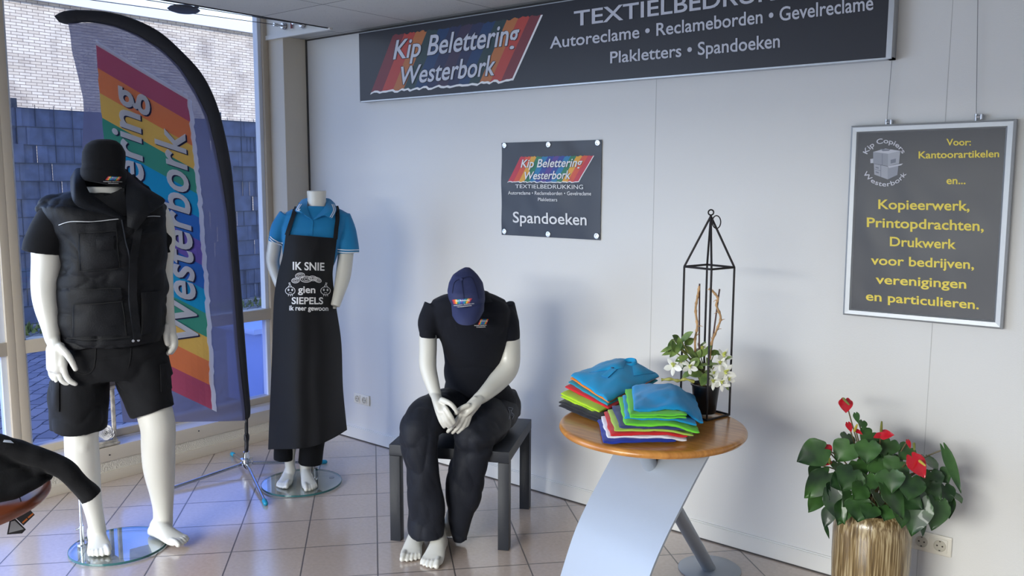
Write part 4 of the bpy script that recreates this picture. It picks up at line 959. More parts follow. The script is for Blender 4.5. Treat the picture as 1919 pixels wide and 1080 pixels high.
# ------------------------------------------------------------------ sitting mannequin in polo, trousers and cap
m_cap = mat('navy_cap_cotton', (38, 46, 88), .75, bump=(300, .15))
def mannequin_sitting():
    f = Fig((-2.72, 2.95))
    t = thing('mannequin', 'white mannequin in navy polo, trousers and blue cap sitting on a dark side table', 'mannequin', TM @ Vector((.28, .25, .45)))
    b = MB()
    f.rings(b, [(520, 862, 892, .05, {'o': .22}), (556, 850, 905, .06, {'o': .16}), (574, 836, 928, .07, {'o': .14}), (600, 828, 938, .09, {'o': .12}), (680, 842, 936, .10, {'o': .07}), (740, 850, 955, .11, {'o': 0}), (772, 855, 960, .10, {'o': -.05})])
    f.limb(b, [(818, 590, .15, 13), (804, 622, .16, 16.5), (802.5, 655, .19, 16.7), (802.5, 688, .22, 16), (810, 718, .26, 13.5), (817, 740, .30, 10.8)])
    f.limb(b, [(938, 590, .12, 17), (951.5, 622, .11, 21), (954, 655, .11, 21.8), (951, 690, .13, 21.5), (931, 717, .19, 18.5), (909, 739, .27, 14), (896, 749, .30, 11.5)])
    H = lambda pts: f.limb(b, [(x, y, o+.05, r*.97) for x, y, o, r in pts], n=10, sm=3)
    def HL(pts, **k): return f.limb(b, [(x, y, o+.05*sstep(738, 765, y), r) for x, y, o, r in pts], **k)
    HL( [(817, 741, .305, 10.8), (824, 757, .335, 11.5), (829, 770, .35, 10.5)], flat=.62)
    HL( [(820, 745, .315, 7), (834, 765, .35, 6)]); HL( [(815, 748, .31, 6), (822, 772, .34, 6)])
    H([(836, 766, .362, 5.2), (845, 780, .372, 4.7), (852, 792, .36, 3.9)]); H([(831, 771, .362, 5.1), (839.5, 786, .372, 4.6), (847, 797, .36, 3.9)])
    H([(826, 774, .356, 4.9), (834, 790, .366, 4.4), (841.5, 801, .355, 3.7)]); H([(821, 774, .348, 4.5), (826.5, 790, .355, 4), (833, 801, .35, 3.4)])
    H([(829, 750, .34, 6), (843, 756, .365, 5.2), (852, 765, .37, 4.7), (857, 774, .365, 3.8)])
    HL( [(896, 749, .30, 11.5), (884, 761, .31, 12.5), (873, 772, .315, 11)], flat=.65)
    HL( [(890, 748, .315, 6), (866, 773, .325, 6)]); HL( [(897, 757, .295, 6), (880, 778, .305, 6)])
    H([(864, 777, .325, 5.2), (852, 795, .325, 4.7), (840, 809, .31, 4)]); H([(870, 781, .318, 5.1), (861, 798, .315, 4.6), (849, 811, .30, 3.9)])
    H([(876, 783, .312, 4.8), (869, 800, .305, 4.3), (859, 811, .295, 3.7)]); H([(881, 781, .306, 4.4), (876, 797, .30, 3.9), (868, 806, .295, 3.3)])
    H([(878, 760, .33, 5.5), (864, 766, .34, 5), (855, 775, .34, 4.4)])
    f.limb(b, [(862, 770, -.04, 28), (832, 778, .12, 26), (800, 800, .27, 22), (792, 830, .32, 21), (797, 900, .32, 20), (812, 960, .30, 15.5), (820, 992, .27, 15)])
    f.limb(b, [(925, 774, -.04, 28), (900, 802, .2, 24), (886, 828, .25, 21), (872, 890, .24, 18), (856, 950, .21, 15), (842, 992, .17, 14)])
    foot(b, (-2.622, 2.690, 0), (-2.487, 2.468, 0), .098, .002, -1, f.p(821, 990, .27), .033)
    foot(b, (-2.735, 2.665, 0), (-2.592, 2.462, 0), .094, .002, 1)
    a = Vector((-2.705, 2.625, .055)); c = f.p(842, 985, .17); b.tube([a, a.lerp(c, .5)+Vector((0, 0, .0)), c], [.034, .033, .032], 16, round_ends=True)
    fused(b, .0034, 6).build('body', m_skin, t)
    # polo
    s = MB()
    f.rings(s, [(545, 852, 912, .07, {'o': .17}), (553, 832, 930, .085, {'o': .16}), (563, 812, 948, .10, {'o': .15}), (580, 804, 958, .115, {'o': .14}), (610, 811, 956, .125, {'o': .12}), (640, 824, 951, .13, {'o': .10}), (680, 835, 944, .13, {'o': .07}), (715, 835, 950, .135, {'o': .03}), (745, 832, 970, .145, {'o': -.01}), (766, 836, 976, .15, {'o': -.04})])
    f.limb(s, [(818, 576, .15, 24), (805, 605, .16, 20.5), (803, 638, .17, 18)], round_ends=False)
    f.limb(s, [(940, 576, .12, 26), (951, 605, .11, 23.5), (951.5, 635, .11, 22)], round_ends=False)
    def wp(v, n):
        a = .006*nz((v.x*5, v.y*5, v.z*9), 1, 5)-.007*crease((v.x*5, v.y*5+v.z*3, v.z*6), 1, 4)+.002
        return a+.007*math.sin((v.x*.74+v.y*.67)*34+v.z*9)*sstep(1.0, .75, v.z)*.5*(1+nz(v, 6))
    pm = fused(s, .005, 4, wp); po_ = pm.build('polo_shirt', m_navy, t); sk = Skin(pm)
    g = MB(); ring = [f.ring(548, 848, 916, .085, o=.17), f.ring(556, 842, 924, .10, o=.165), f.ring(562, 838, 930, .115, o=.16)]
    g.loft(ring, caps=False); g.build('collar', m_navy, po_)
    small_logo('printed_logo', po_, sk, [(896, 608.5), (912, 607.5), (916.5, 598.3), (901, 598.3)], [('Kip Belettering', (900, 603), (914, 602.6), (900, 600.3), (914, 599.9), .25), ('Autoreclame • Reclameborden', (889, 611), (912, 610.2), (889, 609.2), (912, 608.6), 0), ('TEXTIELBEDRUKKING', (893, 614), (910, 613.4), (893, 612.4), (910, 611.9), 0)])
    # trousers
    s = MB()
    f.rings(s, [(735, 842, 966, .13, {'o': -.05}), (752, 838, 974, .145, {'o': -.06}), (775, 836, 976, .15, {'o': -.07})])
    f.limb(s, [(868, 764, -.04, 46), (838, 770, .12, 43), (808, 782, .25, 40), (792, 800, .32, 37), (787, 818, .34, 35.5)], flat=.92)
    f.limb(s, [(788, 812, .34, 36), (786, 850, .345, 35.5), (792, 888, .34, 36.5), (798, 940, .33, 37.5), (800, 975, .32, 37), (799, 1000, .315, 36)], flat=.8, round_ends=False)
    f.limb(s, [(930, 768, -.05, 44), (918, 784, .12, 43), (900, 800, .24, 42), (889, 815, .29, 41)], flat=.92)
    f.limb(s, [(889, 812, .29, 41), (882, 850, .29, 36), (874, 888, .28, 37), (868, 930, .27, 33), (863, 972, .265, 25), (864, 1014, .26, 14.5)], flat=.8, round_ends=False)
    def wt(v, n):
        z = v.z
        a = .008*nz((v.x*4+v.z*2, v.y*4, v.z*6), 1, 8)+.003*nz((v.x*15, v.y*15, v.z*7), 1, 2)
        fold = math.sin((v.x*.8+v.y*.6)*42+math.sin(z*9)*1.2)
        a += .008*fold*sstep(.5, .35, z)*(.6+.4*nz(v, 5))-.011*crease((v.x*5+z*3.5, v.y*5, z*2.6), 1, 5)-.006*crease((v.x*11, v.y*11+z*6, z*6), 1, 2)+.010
        a += .006*math.sin(z*70+v.x*25)*sstep(.62, .52, z)*sstep(.36, .46, z)*sstep(-.1, .4, nz(v, 4, 3))
        return a
    tm = fused(s, .006, 3, wt); to = tm.build('trousers', m_navyt, t); sk2 = Skin(tm)
    g = MB(); em = mat('emblem_grey', (92, 98, 112), .6)
    for pts in ([(953, 764), (961, 766), (958, 772), (963, 778), (960, 786)], [(953, 766), (956, 776), (954, 786)], [(957, 768), (960, 780)]): ribbon(g, sk2, pts, 1.3, .003, 4, .0008)
    g.build('embroidered_emblem', em, to)
    # cap
    s = MB()
    f.rings(s, [(501, 871, 881, .02, {'o': .19}), (507, 861, 888, .045, {'o': .20}), (516, 850, 896, .07, {'o': .215}), (530, 843, 906, .09, {'o': .235}), (546, 840, 910, .10, {'o': .255}), (560, 842, 910, .10, {'o': .265}), (572, 847, 907, .09, {'o': .27})])
    cm = fused(s, .0045, 4, lambda v, n: .005*nz((v.x*12, v.y*12, v.z*9), 1, 4)); co = cm.build('cap', m_cap, t); sk3 = Skin(cm)
    def brim(u, v):
        a = catmull_1([842.5, 846, 868, 893, 908.5, 910], 1+int(min(2.999, u*3)), u*3-int(min(2.999, u*3))); ay = catmull_1([560, 567, 577, 573, 560, 552], 1+int(min(2.999, u*3)), u*3-int(min(2.999, u*3)))
        bx = catmull_1([843, 848, 862, 890, 907.5, 910], 1+int(min(2.999, u*3)), u*3-int(min(2.999, u*3))); by = catmull_1([578, 592, 608, 607, 583, 570], 1+int(min(2.999, u*3)), u*3-int(min(2.999, u*3)))
        e = abs(2*u-1)**2
        return f.p(a+(bx-a)*v, ay+(by-ay)*v, (.362-.07*e)+(.055-.03*e)*v+.012*math.sin(math.pi*v)*(1-e))
    MB().grid(brim, 24, 10, thick=.004, nrm=f.t).build('brim', m_cap, co)
    q = sk3(865, 524, .002); MB().tube([q, q+f.t*.006], [.008, .006], 12).build('cap_button', m_cap, co)
    g = MB(); ribbon(g, sk3, [(866, 526), (868, 545), (871, 565)], 1.0, .002, 5, .0008); ribbon(g, sk3, [(866, 522), (884, 520), (893, 540), (898, 560)], 1.0, .002, 5, .0008); ribbon(g, sk3, [(864, 522), (852, 530), (848, 550)], 1.0, .002, 5, .0008)
    g.build('seam', mat('navy_seam', (26, 32, 64), .8), co)
    small_logo('printed_logo', co, sk3, [(851, 570), (880, 568.5), (885.5, 559.5), (848, 562)], [('Kip Belettering', (855, 565.5), (881, 564), (855, 562.5), (881, 561), .25), ('Autoreclame • Reclameborden', (851, 573.5), (889, 569.5), (851, 571.6), (889, 567.8), 0), ('TEXTIELBEDRUKKING', (857, 576.3), (884, 573.5), (857, 574.6), (884, 571.8), 0)])
mannequin_sitting()
# ------------------------------------------------------------------ feather flag on a cross foot
def cloth_mat(name, col, see=.10):
    m = bpy.data.materials.new(name); m.use_nodes = True; nt = m.node_tree; nt.nodes.clear(); c = rgb(*col)
    out = nt.nodes.new('ShaderNodeOutputMaterial'); d = nt.nodes.new('ShaderNodeBsdfDiffuse'); t = nt.nodes.new('ShaderNodeBsdfTranslucent'); tr = nt.nodes.new('ShaderNodeBsdfTransparent')
    a = nt.nodes.new('ShaderNodeMixShader'); b = nt.nodes.new('ShaderNodeMixShader'); a.inputs[0].default_value = .55; b.inputs[0].default_value = see
    d.inputs[0].default_value = c; t.inputs[0].default_value = c; tr.inputs[0].default_value = (.9, .92, 1, 1)
    nt.links.new(d.outputs[0], a.inputs[1]); nt.links.new(t.outputs[0], a.inputs[2]); nt.links.new(a.outputs[0], b.inputs[1]); nt.links.new(tr.outputs[0], b.inputs[2]); nt.links.new(b.outputs[0], out.inputs[0])
    return m
HUB = on_floor(463, 883); FD = Vector((-.40, -.917, 0)).normalized(); FN = Vector((.917, -.40, 0))
fp = lambda x, y, l=0: on_plane(x, y, HUB, FN)+FN*l
fl = thing('feather_flag', 'tall grey feather flag with rainbow logo and white lettering beside the window', 'flag', HUB)
outer = [(460, 787), (470, 775), (465, 705), (460, 640), (452.5, 540), (442, 400), (435, 320), (422, 250), (405, 190), (380, 140), (345, 100), (300, 60), (250, 35), (200, 22), (150, 18.5), (120, 21), (102, 30)]
inner = [(455, 787), (454, 775), (446, 705), (440, 640), (432, 530), (421, 405), (410, 335), (398, 275), (383, 217), (359, 168), (330, 125), (295, 92), (250, 65), (204, 48), (162, 42), (130, 46), (112, 42)]
A = catmull([fp(*q) for q in outer], 5); B = catmull([fp(*q) for q in inner], 5)
m_sleeve = mat('black_sleeve', (17, 18, 27), .75, sheen=.1, bump=(200, .15))
g = MB(); rings = []
for i, (a, b) in enumerate(zip(A, B)):
    c = (a+b)/2; hw = (a-b)/2; th = max(.004, .017*min(1, hw.length/.03)); rings.append([c+hw*math.cos(q)+FN*th*math.sin(q) for q in [2*math.pi*j/16 for j in range(16)]])
g.loft(rings).build('pole_sleeve', m_sleeve, fl)
inr = sorted([(y, x) for x, y in inner[1:]])
free = [(44, 128), (65, 132), (95, 135), (145, 147), (185, 156), (210, 157.5), (260, 155), (330, 153), (420, 158), (520, 175), (620, 198), (700, 215), (750, 226), (787, 231)]
def interp(t, y):
    for (a, b), (c, d) in zip(t, t[1:]):
        if a <= y <= c: return b+(d-b)*(y-a)/(c-a)
    return t[0][1] if y < t[0][0] else t[-1][1]
inr2 = [(42.5, 162)]+[p for p in inr if p[0] > 46 and p[1] > 195]
def wave(px, py):
    k = sstep(787, 500, py)
    w_ = .010*nz((px*.012, py*.006, 0))+.006*math.sin((px+.45*py)*.055+.004*py)*sstep(300, 640, py)*sstep(300, 420, px)
    e = sstep(60, 0, abs(px-interp(inr2, py))) 
    return .016+w_*(1-e*.7)
def flagpt(px, py, l=0): return fp(px, py, wave(px, py)+l)
def cloth(u, v):
    py = 787.5-(787.5-44)*v; xl, xr = interp(free, py), interp(inr2, py)+5; xl = min(xl, xr-1)
    return flagpt(xl+(xr-xl)*u, py+ (3.5*(1-u) if v < .02 else 0))
g = MB().grid(cloth, 44, 130); g.build('flag_cloth', cloth_mat('flag_grey', (112, 112, 136), .14), fl)
# printed logo, turned a quarter
q = [(398, 767), (352, 185), (180, 82), (222, 684)]
def bowed(x, y, l): 
    return flagpt(x+5*math.sin(math.pi*max(0, min(1, (767-y)/600))), y, l)
lg = MB()
STRC = []
for i in range(13):
    for j in range(4):
        for r in range(14):
            u0, u1 = (i+j/4)/13, (i+(j+1)/4)/13; v0, v1 = r/14, (r+1)/14
            w0 = w1 = 0
            if r == 13: w0 = .014*nz((u0*37, 1, 2)); w1 = .014*nz((u1*37, 1, 2))
            lg.add([bowed(*quad_px(q, u0, v0), .002), bowed(*quad_px(q, u1, v0), .002), bowed(*quad_px(q, u1, v1+w1), .002), bowed(*quad_px(q, u0, v1+w0), .002)], [(0, 1, 2, 3)], STR[i])
FR = [(196, 92, 116), (246, 140, 84), (246, 200, 98), (76, 164, 136), (40, 168, 214), (60, 120, 200), (124, 104, 186)]
lg.v = [v for v in lg.v]
torn_edge(lg, q, lambda x, y: bowed(x, y, .0035), 7, -.012, .010, 70, .05, 4)
for r in range(10):
    v0, v1 = r/10, (r+1)/10
    lg.add([bowed(*quad_px(q, .994, v0), .0035), bowed(*quad_px(q, 1.009, v0), .0035), bowed(*quad_px(q, 1.009, v1), .0035), bowed(*quad_px(q, .994, v1), .0035)], [(0, 1, 2, 3)], 7)
m_fw = cloth_mat('flag_white', (222, 226, 242), .05)
lg.build('printed_logo', [cloth_mat('flag_stripe_%d' % i, c, .06) for i, c in enumerate(FR)]+[m_fw], fl, smooth=False)
m_fnavy = cloth_mat('flag_navy', (52, 54, 86), .05)
for s, b0, b1, cap in (('Westerbork', (370, 638), (345, 246), 56), ('Kip Belettering', (287, 690), (259, 166), 56)):
    tx, sh = MB(), MB(); put_text(tx, s, b0, b1, (b0[0]-cap, b0[1]-2), (b1[0]-cap, b1[1]-8), lambda x, y: flagpt(x, y, .0075), 0, .22, .016)
    put_text(sh, s, b0, b1, (b0[0]-cap, b0[1]-2), (b1[0]-cap, b1[1]-8), lambda x, y: flagpt(x, y, .0055), 0, .22, .016, dx=3, dy=2.5)
    put_text(sh, s, b0, b1, (b0[0]-cap, b0[1]-2), (b1[0]-cap, b1[1]-8), lambda x, y: flagpt(x, y, .0048), 0, .22, .016, dx=1.5, dy=1.2)
    tx.build('lettering', m_fw, fl, smooth=False); sh.build('lettering_shadow', m_fnavy, fl, smooth=False)
# pole, hub and legs
m_blackmetal = mat('black_pole', (20, 20, 24), .4)
hz = .052; hub = Vector((HUB.x, HUB.y, hz))
pt = fp(463, 780); MB().tube([hub+Vector((0, 0, .04)), pt.lerp(hub, .55)], .0115, 14).tube([pt.lerp(hub, .55), pt.lerp(hub, .5), pt.lerp(hub, .42), pt.lerp(hub, .38)], [.012, .015, .015, .011], 14).tube([pt.lerp(hub, .40), pt+Vector((0, 0, .05))], .009, 12).build('pole', m_blackmetal, fl)
MB().lathe([(.001, -.022), (.03, -.022), (.036, -.014), (.036, .0), (.026, .004), (.026, .012), (.034, .016), (.034, .024), (.02, .028), (.016, .06), (.001, .06)], hub, 32).build('hub', m_chrome, fl)
m_tip = mat('blue_cap', (20, 140, 176), .4)
for px, py in ((498, 943), (436, 851), (608, 866)):
    e = on_floor(px, py, .011); d = (e-hub).normalized(); o = MB().tube([hub+d*.03+Vector((0, 0, -.006)), e], .0085, 12).build('leg', mat('leg_steel', (170, 176, 190), .2, metal=.9), fl)
    MB().tube([e-d*.03, e+d*.006], .0125, 12, round_ends=True).build('foot_cap', m_tip, o)
d0 = on_floor(327, 916, .011); d = (d0-hub); d.z = 0; d.normalize(); e = hub+d*.52; e.z = .011
o = MB().tube([hub+d*.03+Vector((0, 0, -.006)), e], .0085, 12).build('leg', MATS['leg_steel'], fl); MB().tube([e-d*.03, e+d*.006], .0125, 12, round_ends=True).build('foot_cap', m_tip, o)
MB().tube(catmull([fp(459, 792, .012), fp(459, 812, .016), fp(463, 832, .014), fp(456, 850, .03), fp(454, 866, .035), fp(460, 876, .03), fp(466, 874, .045), fp(472, 886, .06)], 6), .0022, 6).build('cord', m_blackmetal, fl)

# ------------------------------------------------------------------ folded shirts on the round table
def shirt_mat(name, col): return mat(name, col, .8, sheen=.12, bump=(380, .12))
def spaced(n): return [.5-.5*math.cos(math.pi*i/n) for i in range(n+1)]
def folded(name, label, c4, thick, col, layers=2, dome=0, sag=None, seed=0, bump=.003, group=None, dpow=1.0):
    """c4: FL FR BR BL corners (mid height); soft slab of folded cloth"""
    FL, FR_, BR, BL = [Vector(c) for c in c4]; g = MB(); t = thick/layers
    for k in range(layers):
        n = 26; us = spaced(n); zoff = -thick/2+t*(k+.5); top = []; bot = []
        for j, v in enumerate(us):
            for i, u in enumerate(us):
                ins = .006*k*(1 if k else 0)+.004*nz((seed, k, 3))
                p = FL.lerp(FR_, u).lerp(BL.lerp(BR, u), v)
                ex = (1-abs(2*u-1)**9)**(1/3.) if abs(2*u-1) < 1 else 0; ey = (1-abs(2*v-1)**9)**(1/3.) if abs(2*v-1) < 1 else 0
                E = ex*ey
                z = zoff+dome*math.sin(math.pi*u)**.8*math.sin(math.pi*v**dpow)**.8-.5*bump*crease((u*3+seed, v*3, k+2))+bump*nz((u*4+seed, v*4, k*.6))+.5*bump*nz((u*11, v*9+seed, k))
                if sag: z -= sag(u, v)
                edge = .006*nz((u*5+seed*3, v*5, k*2.1))
                out = Vector((0, 0, 0))
                if u in (0, 1): out += (FR_-FL).normalized()*edge
                if v in (0, 1): out += (BL-FL).normalized()*edge
                top.append(p+out+Vector((0, 0, z+t*.53*E))); bot.append(p+out+Vector((0, 0, z-t*.53*E)))
        W = n+1; fs = []
        for j in range(n):
            for i in range(n):
                f = (j*W+i, j*W+i+1, (j+1)*W+i+1, (j+1)*W+i); fs.append(f); fs.append(tuple(W*W+q for q in f[::-1]))
        g.add(top+bot, fs)
    o = g.build(name, shirt_mat('shirt_'+'_'.join(map(str, col)), col), None, weld=.0002, angle=180)
    tag(o, label, 'shirt', group); return o, g
def at(px, py, z): return on_floor(px, py, z)
GL, GRR = 'folded shirts in the left stack', 'folded shirts in the right stack'
def corner(l, f, zl, zf, zr, r=None, lenv=Vector((-.015, .36, 0)), t=0):
    a, b = at(l[0], l[1], zl), at(f[0], f[1], zf); c = b+lenv; c.z = zr; d = a+lenv; d.z = zr+(zl-zf)*.5
    return [a, b, c, d]
LS = [('black folded shirt at the bottom of the left stack', (1047, 757), (1124, 788), .752, .749, .751, .030, (18, 18, 26), 2),
      ('lime yellow folded shirt above the black one in the left stack', (1051, 740), (1124, 776), .780, .764, .775, .026, (176, 214, 24), 2),
      ('red folded shirt in the middle of the left stack', (1059, 725), (1141, 766), .804, .777, .795, .016, (206, 20, 34), 1),
      ('teal folded shirt between red and orange in the left stack', (1065, 716), (1139, 760), .818, .787, .808, .012, (0, 148, 172), 1),
      ('orange folded shirt under the top turquoise polo in the left stack', (1069, 709), (1141, 754.5), .830, .797, .822, .012, (240, 132, 30), 1)]
for lab, l, f, zl, zf, zr, th, col, ly in LS:
    folded('folded_shirt', lab, corner(l, f, zl, zf, zr, lenv=Vector((-.02, .41 if 'orange' in lab else .36, 0))), th, col, ly, .002, None, sum(col) % 17, .003, GL)
a, b = at(1070, 703, .842), at(1139, 750.5, .808); c = at(1236, 704, .838); d = a+(c-b)*.92; d.z = .850
po_t, pg = folded('folded_shirt', 'turquoise polo shirt with collar on top of the left stack', [a, b, c, d], .018, (0, 146, 200), 1, .046, None, 5, .008, GL, 1.5)
skp = Skin(pg); m_tq = MATS['shirt_0_146_200']
g = MB(); patch(g, skp, [(1105, 699), (1168, 691), (1174, 674), (1118, 687)], .004, .006, 12, 8, puff=.012); g.build('collar', m_tq, po_t)
g = MB(); patch(g, skp, [(1188, 705), (1229, 699), (1200, 684), (1184, 676)], .004, .006, 10, 8, puff=.010); g.build('collar', m_tq, po_t)
g = MB(); patch(g, skp, [(1128, 705), (1140, 709), (1156, 694), (1146, 690)], .008, .004, 6, 6, puff=.002); g.build('placket', m_tq, po_t)
qn = skp(1180, 681, .004)
nb = MB(); rings = []
for r_, z_ in ((.022, -.010), (.026, .002), (.024, .009), (.019, .010), (.015, .003), (.011, -.006)):
    rings.append([qn+Vector((math.cos(k)*r_*1.25, math.sin(k)*r_, z_+.008*math.sin(k))) for k in [2*math.pi*j/28 for j in range(28)]])
nb.loft(rings, caps=False).build('neck_band', m_tq, po_t)
q_ = skp(1148.5, 692, .012); MB().tube([q_, q_+Vector((0, 0, .003))], .006, 12).build('button', mat('navy_button', (16, 46, 90), .4), po_t)
RS = [('royal blue folded shirt at the bottom of the right stack', (1131, 829), (1268, 826), (1121, 786), .7455, .016, (10, 44, 150), 1, 0),
      ('white folded shirt second from the bottom of the right stack', (1139, 820), (1288, 826), (1126, 781), .757, .013, (232, 234, 244), 1, .014),
      ('red folded shirt above the white one in the right stack', (1145, 815), (1290, 818), (1132, 772), .769, .015, (200, 22, 34), 1, .010),
      ('pale lime folded shirt above the red one in the right stack', (1153, 807), (1301, 816), (1139, 768), .782, .012, (168, 200, 80), 1, .016),
      ('navy folded shirt in the middle of the right stack', (1163, 801), (1301, 806), (1147, 761), .794, .015, (44, 52, 112), 1, .006),
      ('bright green folded shirt above the navy one in the right stack', (1172, 796), (1312, 811), (1158, 745), .808, .015, (104, 206, 44), 1, .022),
      ('turquoise folded shirt between two green ones in the right stack', (1172, 785), (1306, 796), (1168, 741), .822, .014, (0, 146, 204), 1, .018),
      ('bright green folded shirt under the top turquoise one in the right stack', (1181, 780), (1287, 781), (1173, 732), .838, .018, (96, 204, 50), 2, 0),
      ('turquoise folded shirt on top of the right stack', (1188, 769), (1319, 790), (1185, 724), .854, .018, (0, 146, 208), 1, .05)]
for k, (lab, fl_, fr_, bl_2, z, th, col, ly, sg_) in enumerate(RS):
    a, b, d = at(*fl_, z), at(*fr_, z-sg_*1.0), at(*bl_2, z); b.z = z; c = b+(d-a); 
    top = k == len(RS)-1
    folded('folded_shirt', lab, [a, b, c, d], th, col, ly, .022 if top else .001, (lambda u, v, s=sg_: s*sstep(.62, 1.0, u)) if sg_ else None, k*1.7+1, .009 if top else .004, GRR)
# ------------------------------------------------------------------ wire obelisk and potted orchid on the round table
m_wire = mat('rusty_black_wire', (38, 34, 36), .55, metal=.3)
f0 = Vector((-1.464, 2.932, RT)); e1 = Vector((.030, .128, 0)); e2 = Vector((-.128, .030, 0)); wr = .0042
ob = thing('wire_obelisk', 'tall black wire plant holder with pointed top on the round table', 'plant holder', f0+(e1+e2)/2)
zt = 1.305; up = Vector((0, 0, 1))
cs4 = [f0, f0+e1, f0+e1+e2, f0+e2]
g = MB()
for i in range(4):
    for z in (RT+wr, zt):
        a, b = Vector(cs4[i]), Vector(cs4[(i+1) % 4]); a.z = b.z = z; g.tube([a, b], wr, 8)
    a = Vector(cs4[i]); b = Vector(cs4[i]); b.z = zt; g.tube([a+up*.002, b], wr, 8)
ap_ = f0+(e1+e2)/2; ap_.z = 1.497
for i in range(4):
    a = Vector(cs4[i]); a.z = zt; g.tube([a, ap_], wr, 8)
g.build('wire_frame', m_wire, ob)
def ringm(mb, c, r, w_, ax, ay, n=28):
    mb.loft([[c+(ax*math.cos(q)+ay*math.sin(q))*(r+w_*math.cos(t))+ax.cross(ay)*w_*math.sin(t) for t in [2*math.pi*k/8 for k in range(8)]] for q in [2*math.pi*j/n for j in range(n)]], closed=True)
g = MB(); ringm(g, ap_+up*.014, .010, .0028, R, up); g.build('top_eye', m_wire, ob)
g = MB(); ringm(g, ap_+R*.022-up*.022, .024, .0022, (R*.8+F*.6).normalized(), up); g.build('hanging_ring', m_wire, ob)

def leaf(mb, base, tip, nrm, wid, kind='heart', curl=.15, mi=0, nu=6, nv=8):
    """curved leaf blade from its stalk end to its tip"""
    base, tip = Vector(base), Vector(tip); d = tip-base; L_ = d.length; d.normalize(); n = Vector(nrm); n = (n-d*n.dot(d)).normalized(); s = d.cross(n)
    def prof(v):
        if kind == 'heart':
            return (1-(max(0, v-.24)/.76)**1.7)*(1 if v > .24 else (.62+.38*math.sqrt(max(0, v/.24))))
        return math.sin(math.pi*min(1, .06+v*.94))**.75
    def fn(u, v):
        x = 2*u-1; w_ = wid/2*prof(v); y = v*L_
        if kind == 'heart' : y -= L_*.17*(1-sstep(0, .42, v))*math.sin(math.pi*min(1, abs(x)*1.02))**.8
        z = -curl*L_*(v*v)*1.1+curl*.7*wid*(abs(x)**1.5)*.6+.012*wid*math.sin(v*16)*abs(x)
        return base+d*y+s*(w_*x)+n*z
    mb.grid(fn, nu, nv, mi, thick=.0008)
m_oleaf, N, L, p = nodes_mat('orchid_leaf')
def leaf_nodes(N, L, p, c1, c2, rough=.35, scale=22):
    tc = N.new('ShaderNodeTexCoord'); n1 = N.new('ShaderNodeTexNoise'); n1.inputs['Scale'].default_value = scale; n1.inputs['Detail'].default_value = 3
    cr = N.new('ShaderNodeValToRGB'); cr.color_ramp.elements[0].position = .35; cr.color_ramp.elements[1].position = .65; cr.color_ramp.elements[0].color = rgb(*c1); cr.color_ramp.elements[1].color = rgb(*c2)
    L.new(tc.outputs['Object'], n1.inputs['Vector']); L.new(n1.outputs['Fac'], cr.inputs['Fac']); L.new(cr.outputs[0], p.inputs['Base Color'])
    p.inputs['Roughness'].default_value = rough; p.inputs['Specular IOR Level'].default_value = .5
leaf_nodes(N, L, p, (70, 96, 46), (128, 150, 78))
PC = f0+(e1+e2)/2
oc = thing('potted_orchid', 'white flowering orchid in a black plastic pot inside the wire holder', 'plant', PC)
m_pot = mat('black_plastic_pot', (22, 24, 30), .35)
MB().lathe([(.001, .012), (.040, .010), (.042, .012), (.053, .118), (.0565, .118), (.0565, .124), (.052, .124), (.050, .112), (.001, .108)], PC, 40).build('pot', m_pot, oc)
MB().lathe([(.001, .104), (.049, .104), (.048, .112), (.001, .116)], PC, 24).build('bark_soil', mat('bark', (96, 72, 48), .9, bump=(90, .8)), oc)
vp = lambda px, py, o=0: on_plane(px, py, PC+(-PC.xy.to_3d()).normalized()*o, -PC.xy.to_3d().normalized())
rnd = random.Random(11); lv = MB(); stg = MB(); top = PC+up*.112
for (bx, by), (tx_, ty), w_, o in (((1283, 652), (1240, 663), 11, .03), ((1275, 640), (1262, 628), 14, 0), ((1268, 648), (1237, 658), 9, .05), ((1276, 640), (1296, 621), 15, .02), ((1284, 646), (1300, 634), 13, .01), ((1278, 642), (1256, 672), 12, .06), ((1262, 636), (1255, 664), 12, .02), ((1290, 660), (1310, 672), 14, .05), ((1300, 665), (1284, 648), 13, .02), ((1306, 668), (1330, 655), 15, .02), ((1310, 672), (1292, 690), 15, .06), ((1290, 668), (1266, 676), 12, .06), ((1308, 686), (1344, 678), 15, .06), ((1320, 664), (1332, 648), 13, .0), ((1330, 664), (1348, 658), 12, .0), ((1340, 660), (1353, 666), 7, .0), ((1316, 700), (1290, 700), 16, .06), ((1322, 696), (1340, 706), 14, .06), ((1326, 700), (1315, 722), 15, .065), ((1350, 676), (1370, 667), 9, .03), ((1354, 710), (1368, 732), 7, .04), ((1296, 672), (1318, 690), 13, .04), ((1304, 676), (1312, 655), 13, .03), ((1300, 694), (1278, 706), 12, .05), ((1334, 690), (1326, 670), 12, .02), ((1278, 656), (1272, 634), 11, .04), ((1288, 684), (1272, 690), 10, .05), ((1266, 660), (1262, 640), 10, .05), ((1312, 660), (1322, 640), 10, -.03)):
    a, b = vp(bx, by, o), vp(tx_, ty, o+rnd.uniform(-.01, .04)); nn_ = (up*.7-F*.6+R*rnd.uniform(-.5, .5)); leaf(lv, a, b, nn_, w_/480*1.15, 'lance', .12)
    stg.tube(catmull([top+R*rnd.uniform(-.02, .02), (top+a)/2+up*.02, a], 4), .0024, 6)
lv.build('leaves', m_oleaf, oc, angle=80); stg.build('stems', mat('orchid_stem', (110, 112, 58), .5), oc)
m_stake = mat('brown_stake', (88, 62, 56), .6); m_cane = mat('dry_cane', (190, 150, 104), .7, vary=(60, .3))
for a, b in (((1310.5, 690), (1311.5, 532)), ((1329, 690), (1349, 542))):
    MB().tube([vp(*a, -.01), vp(*b, -.01)], .0032, 8).build('stake', m_stake, oc)
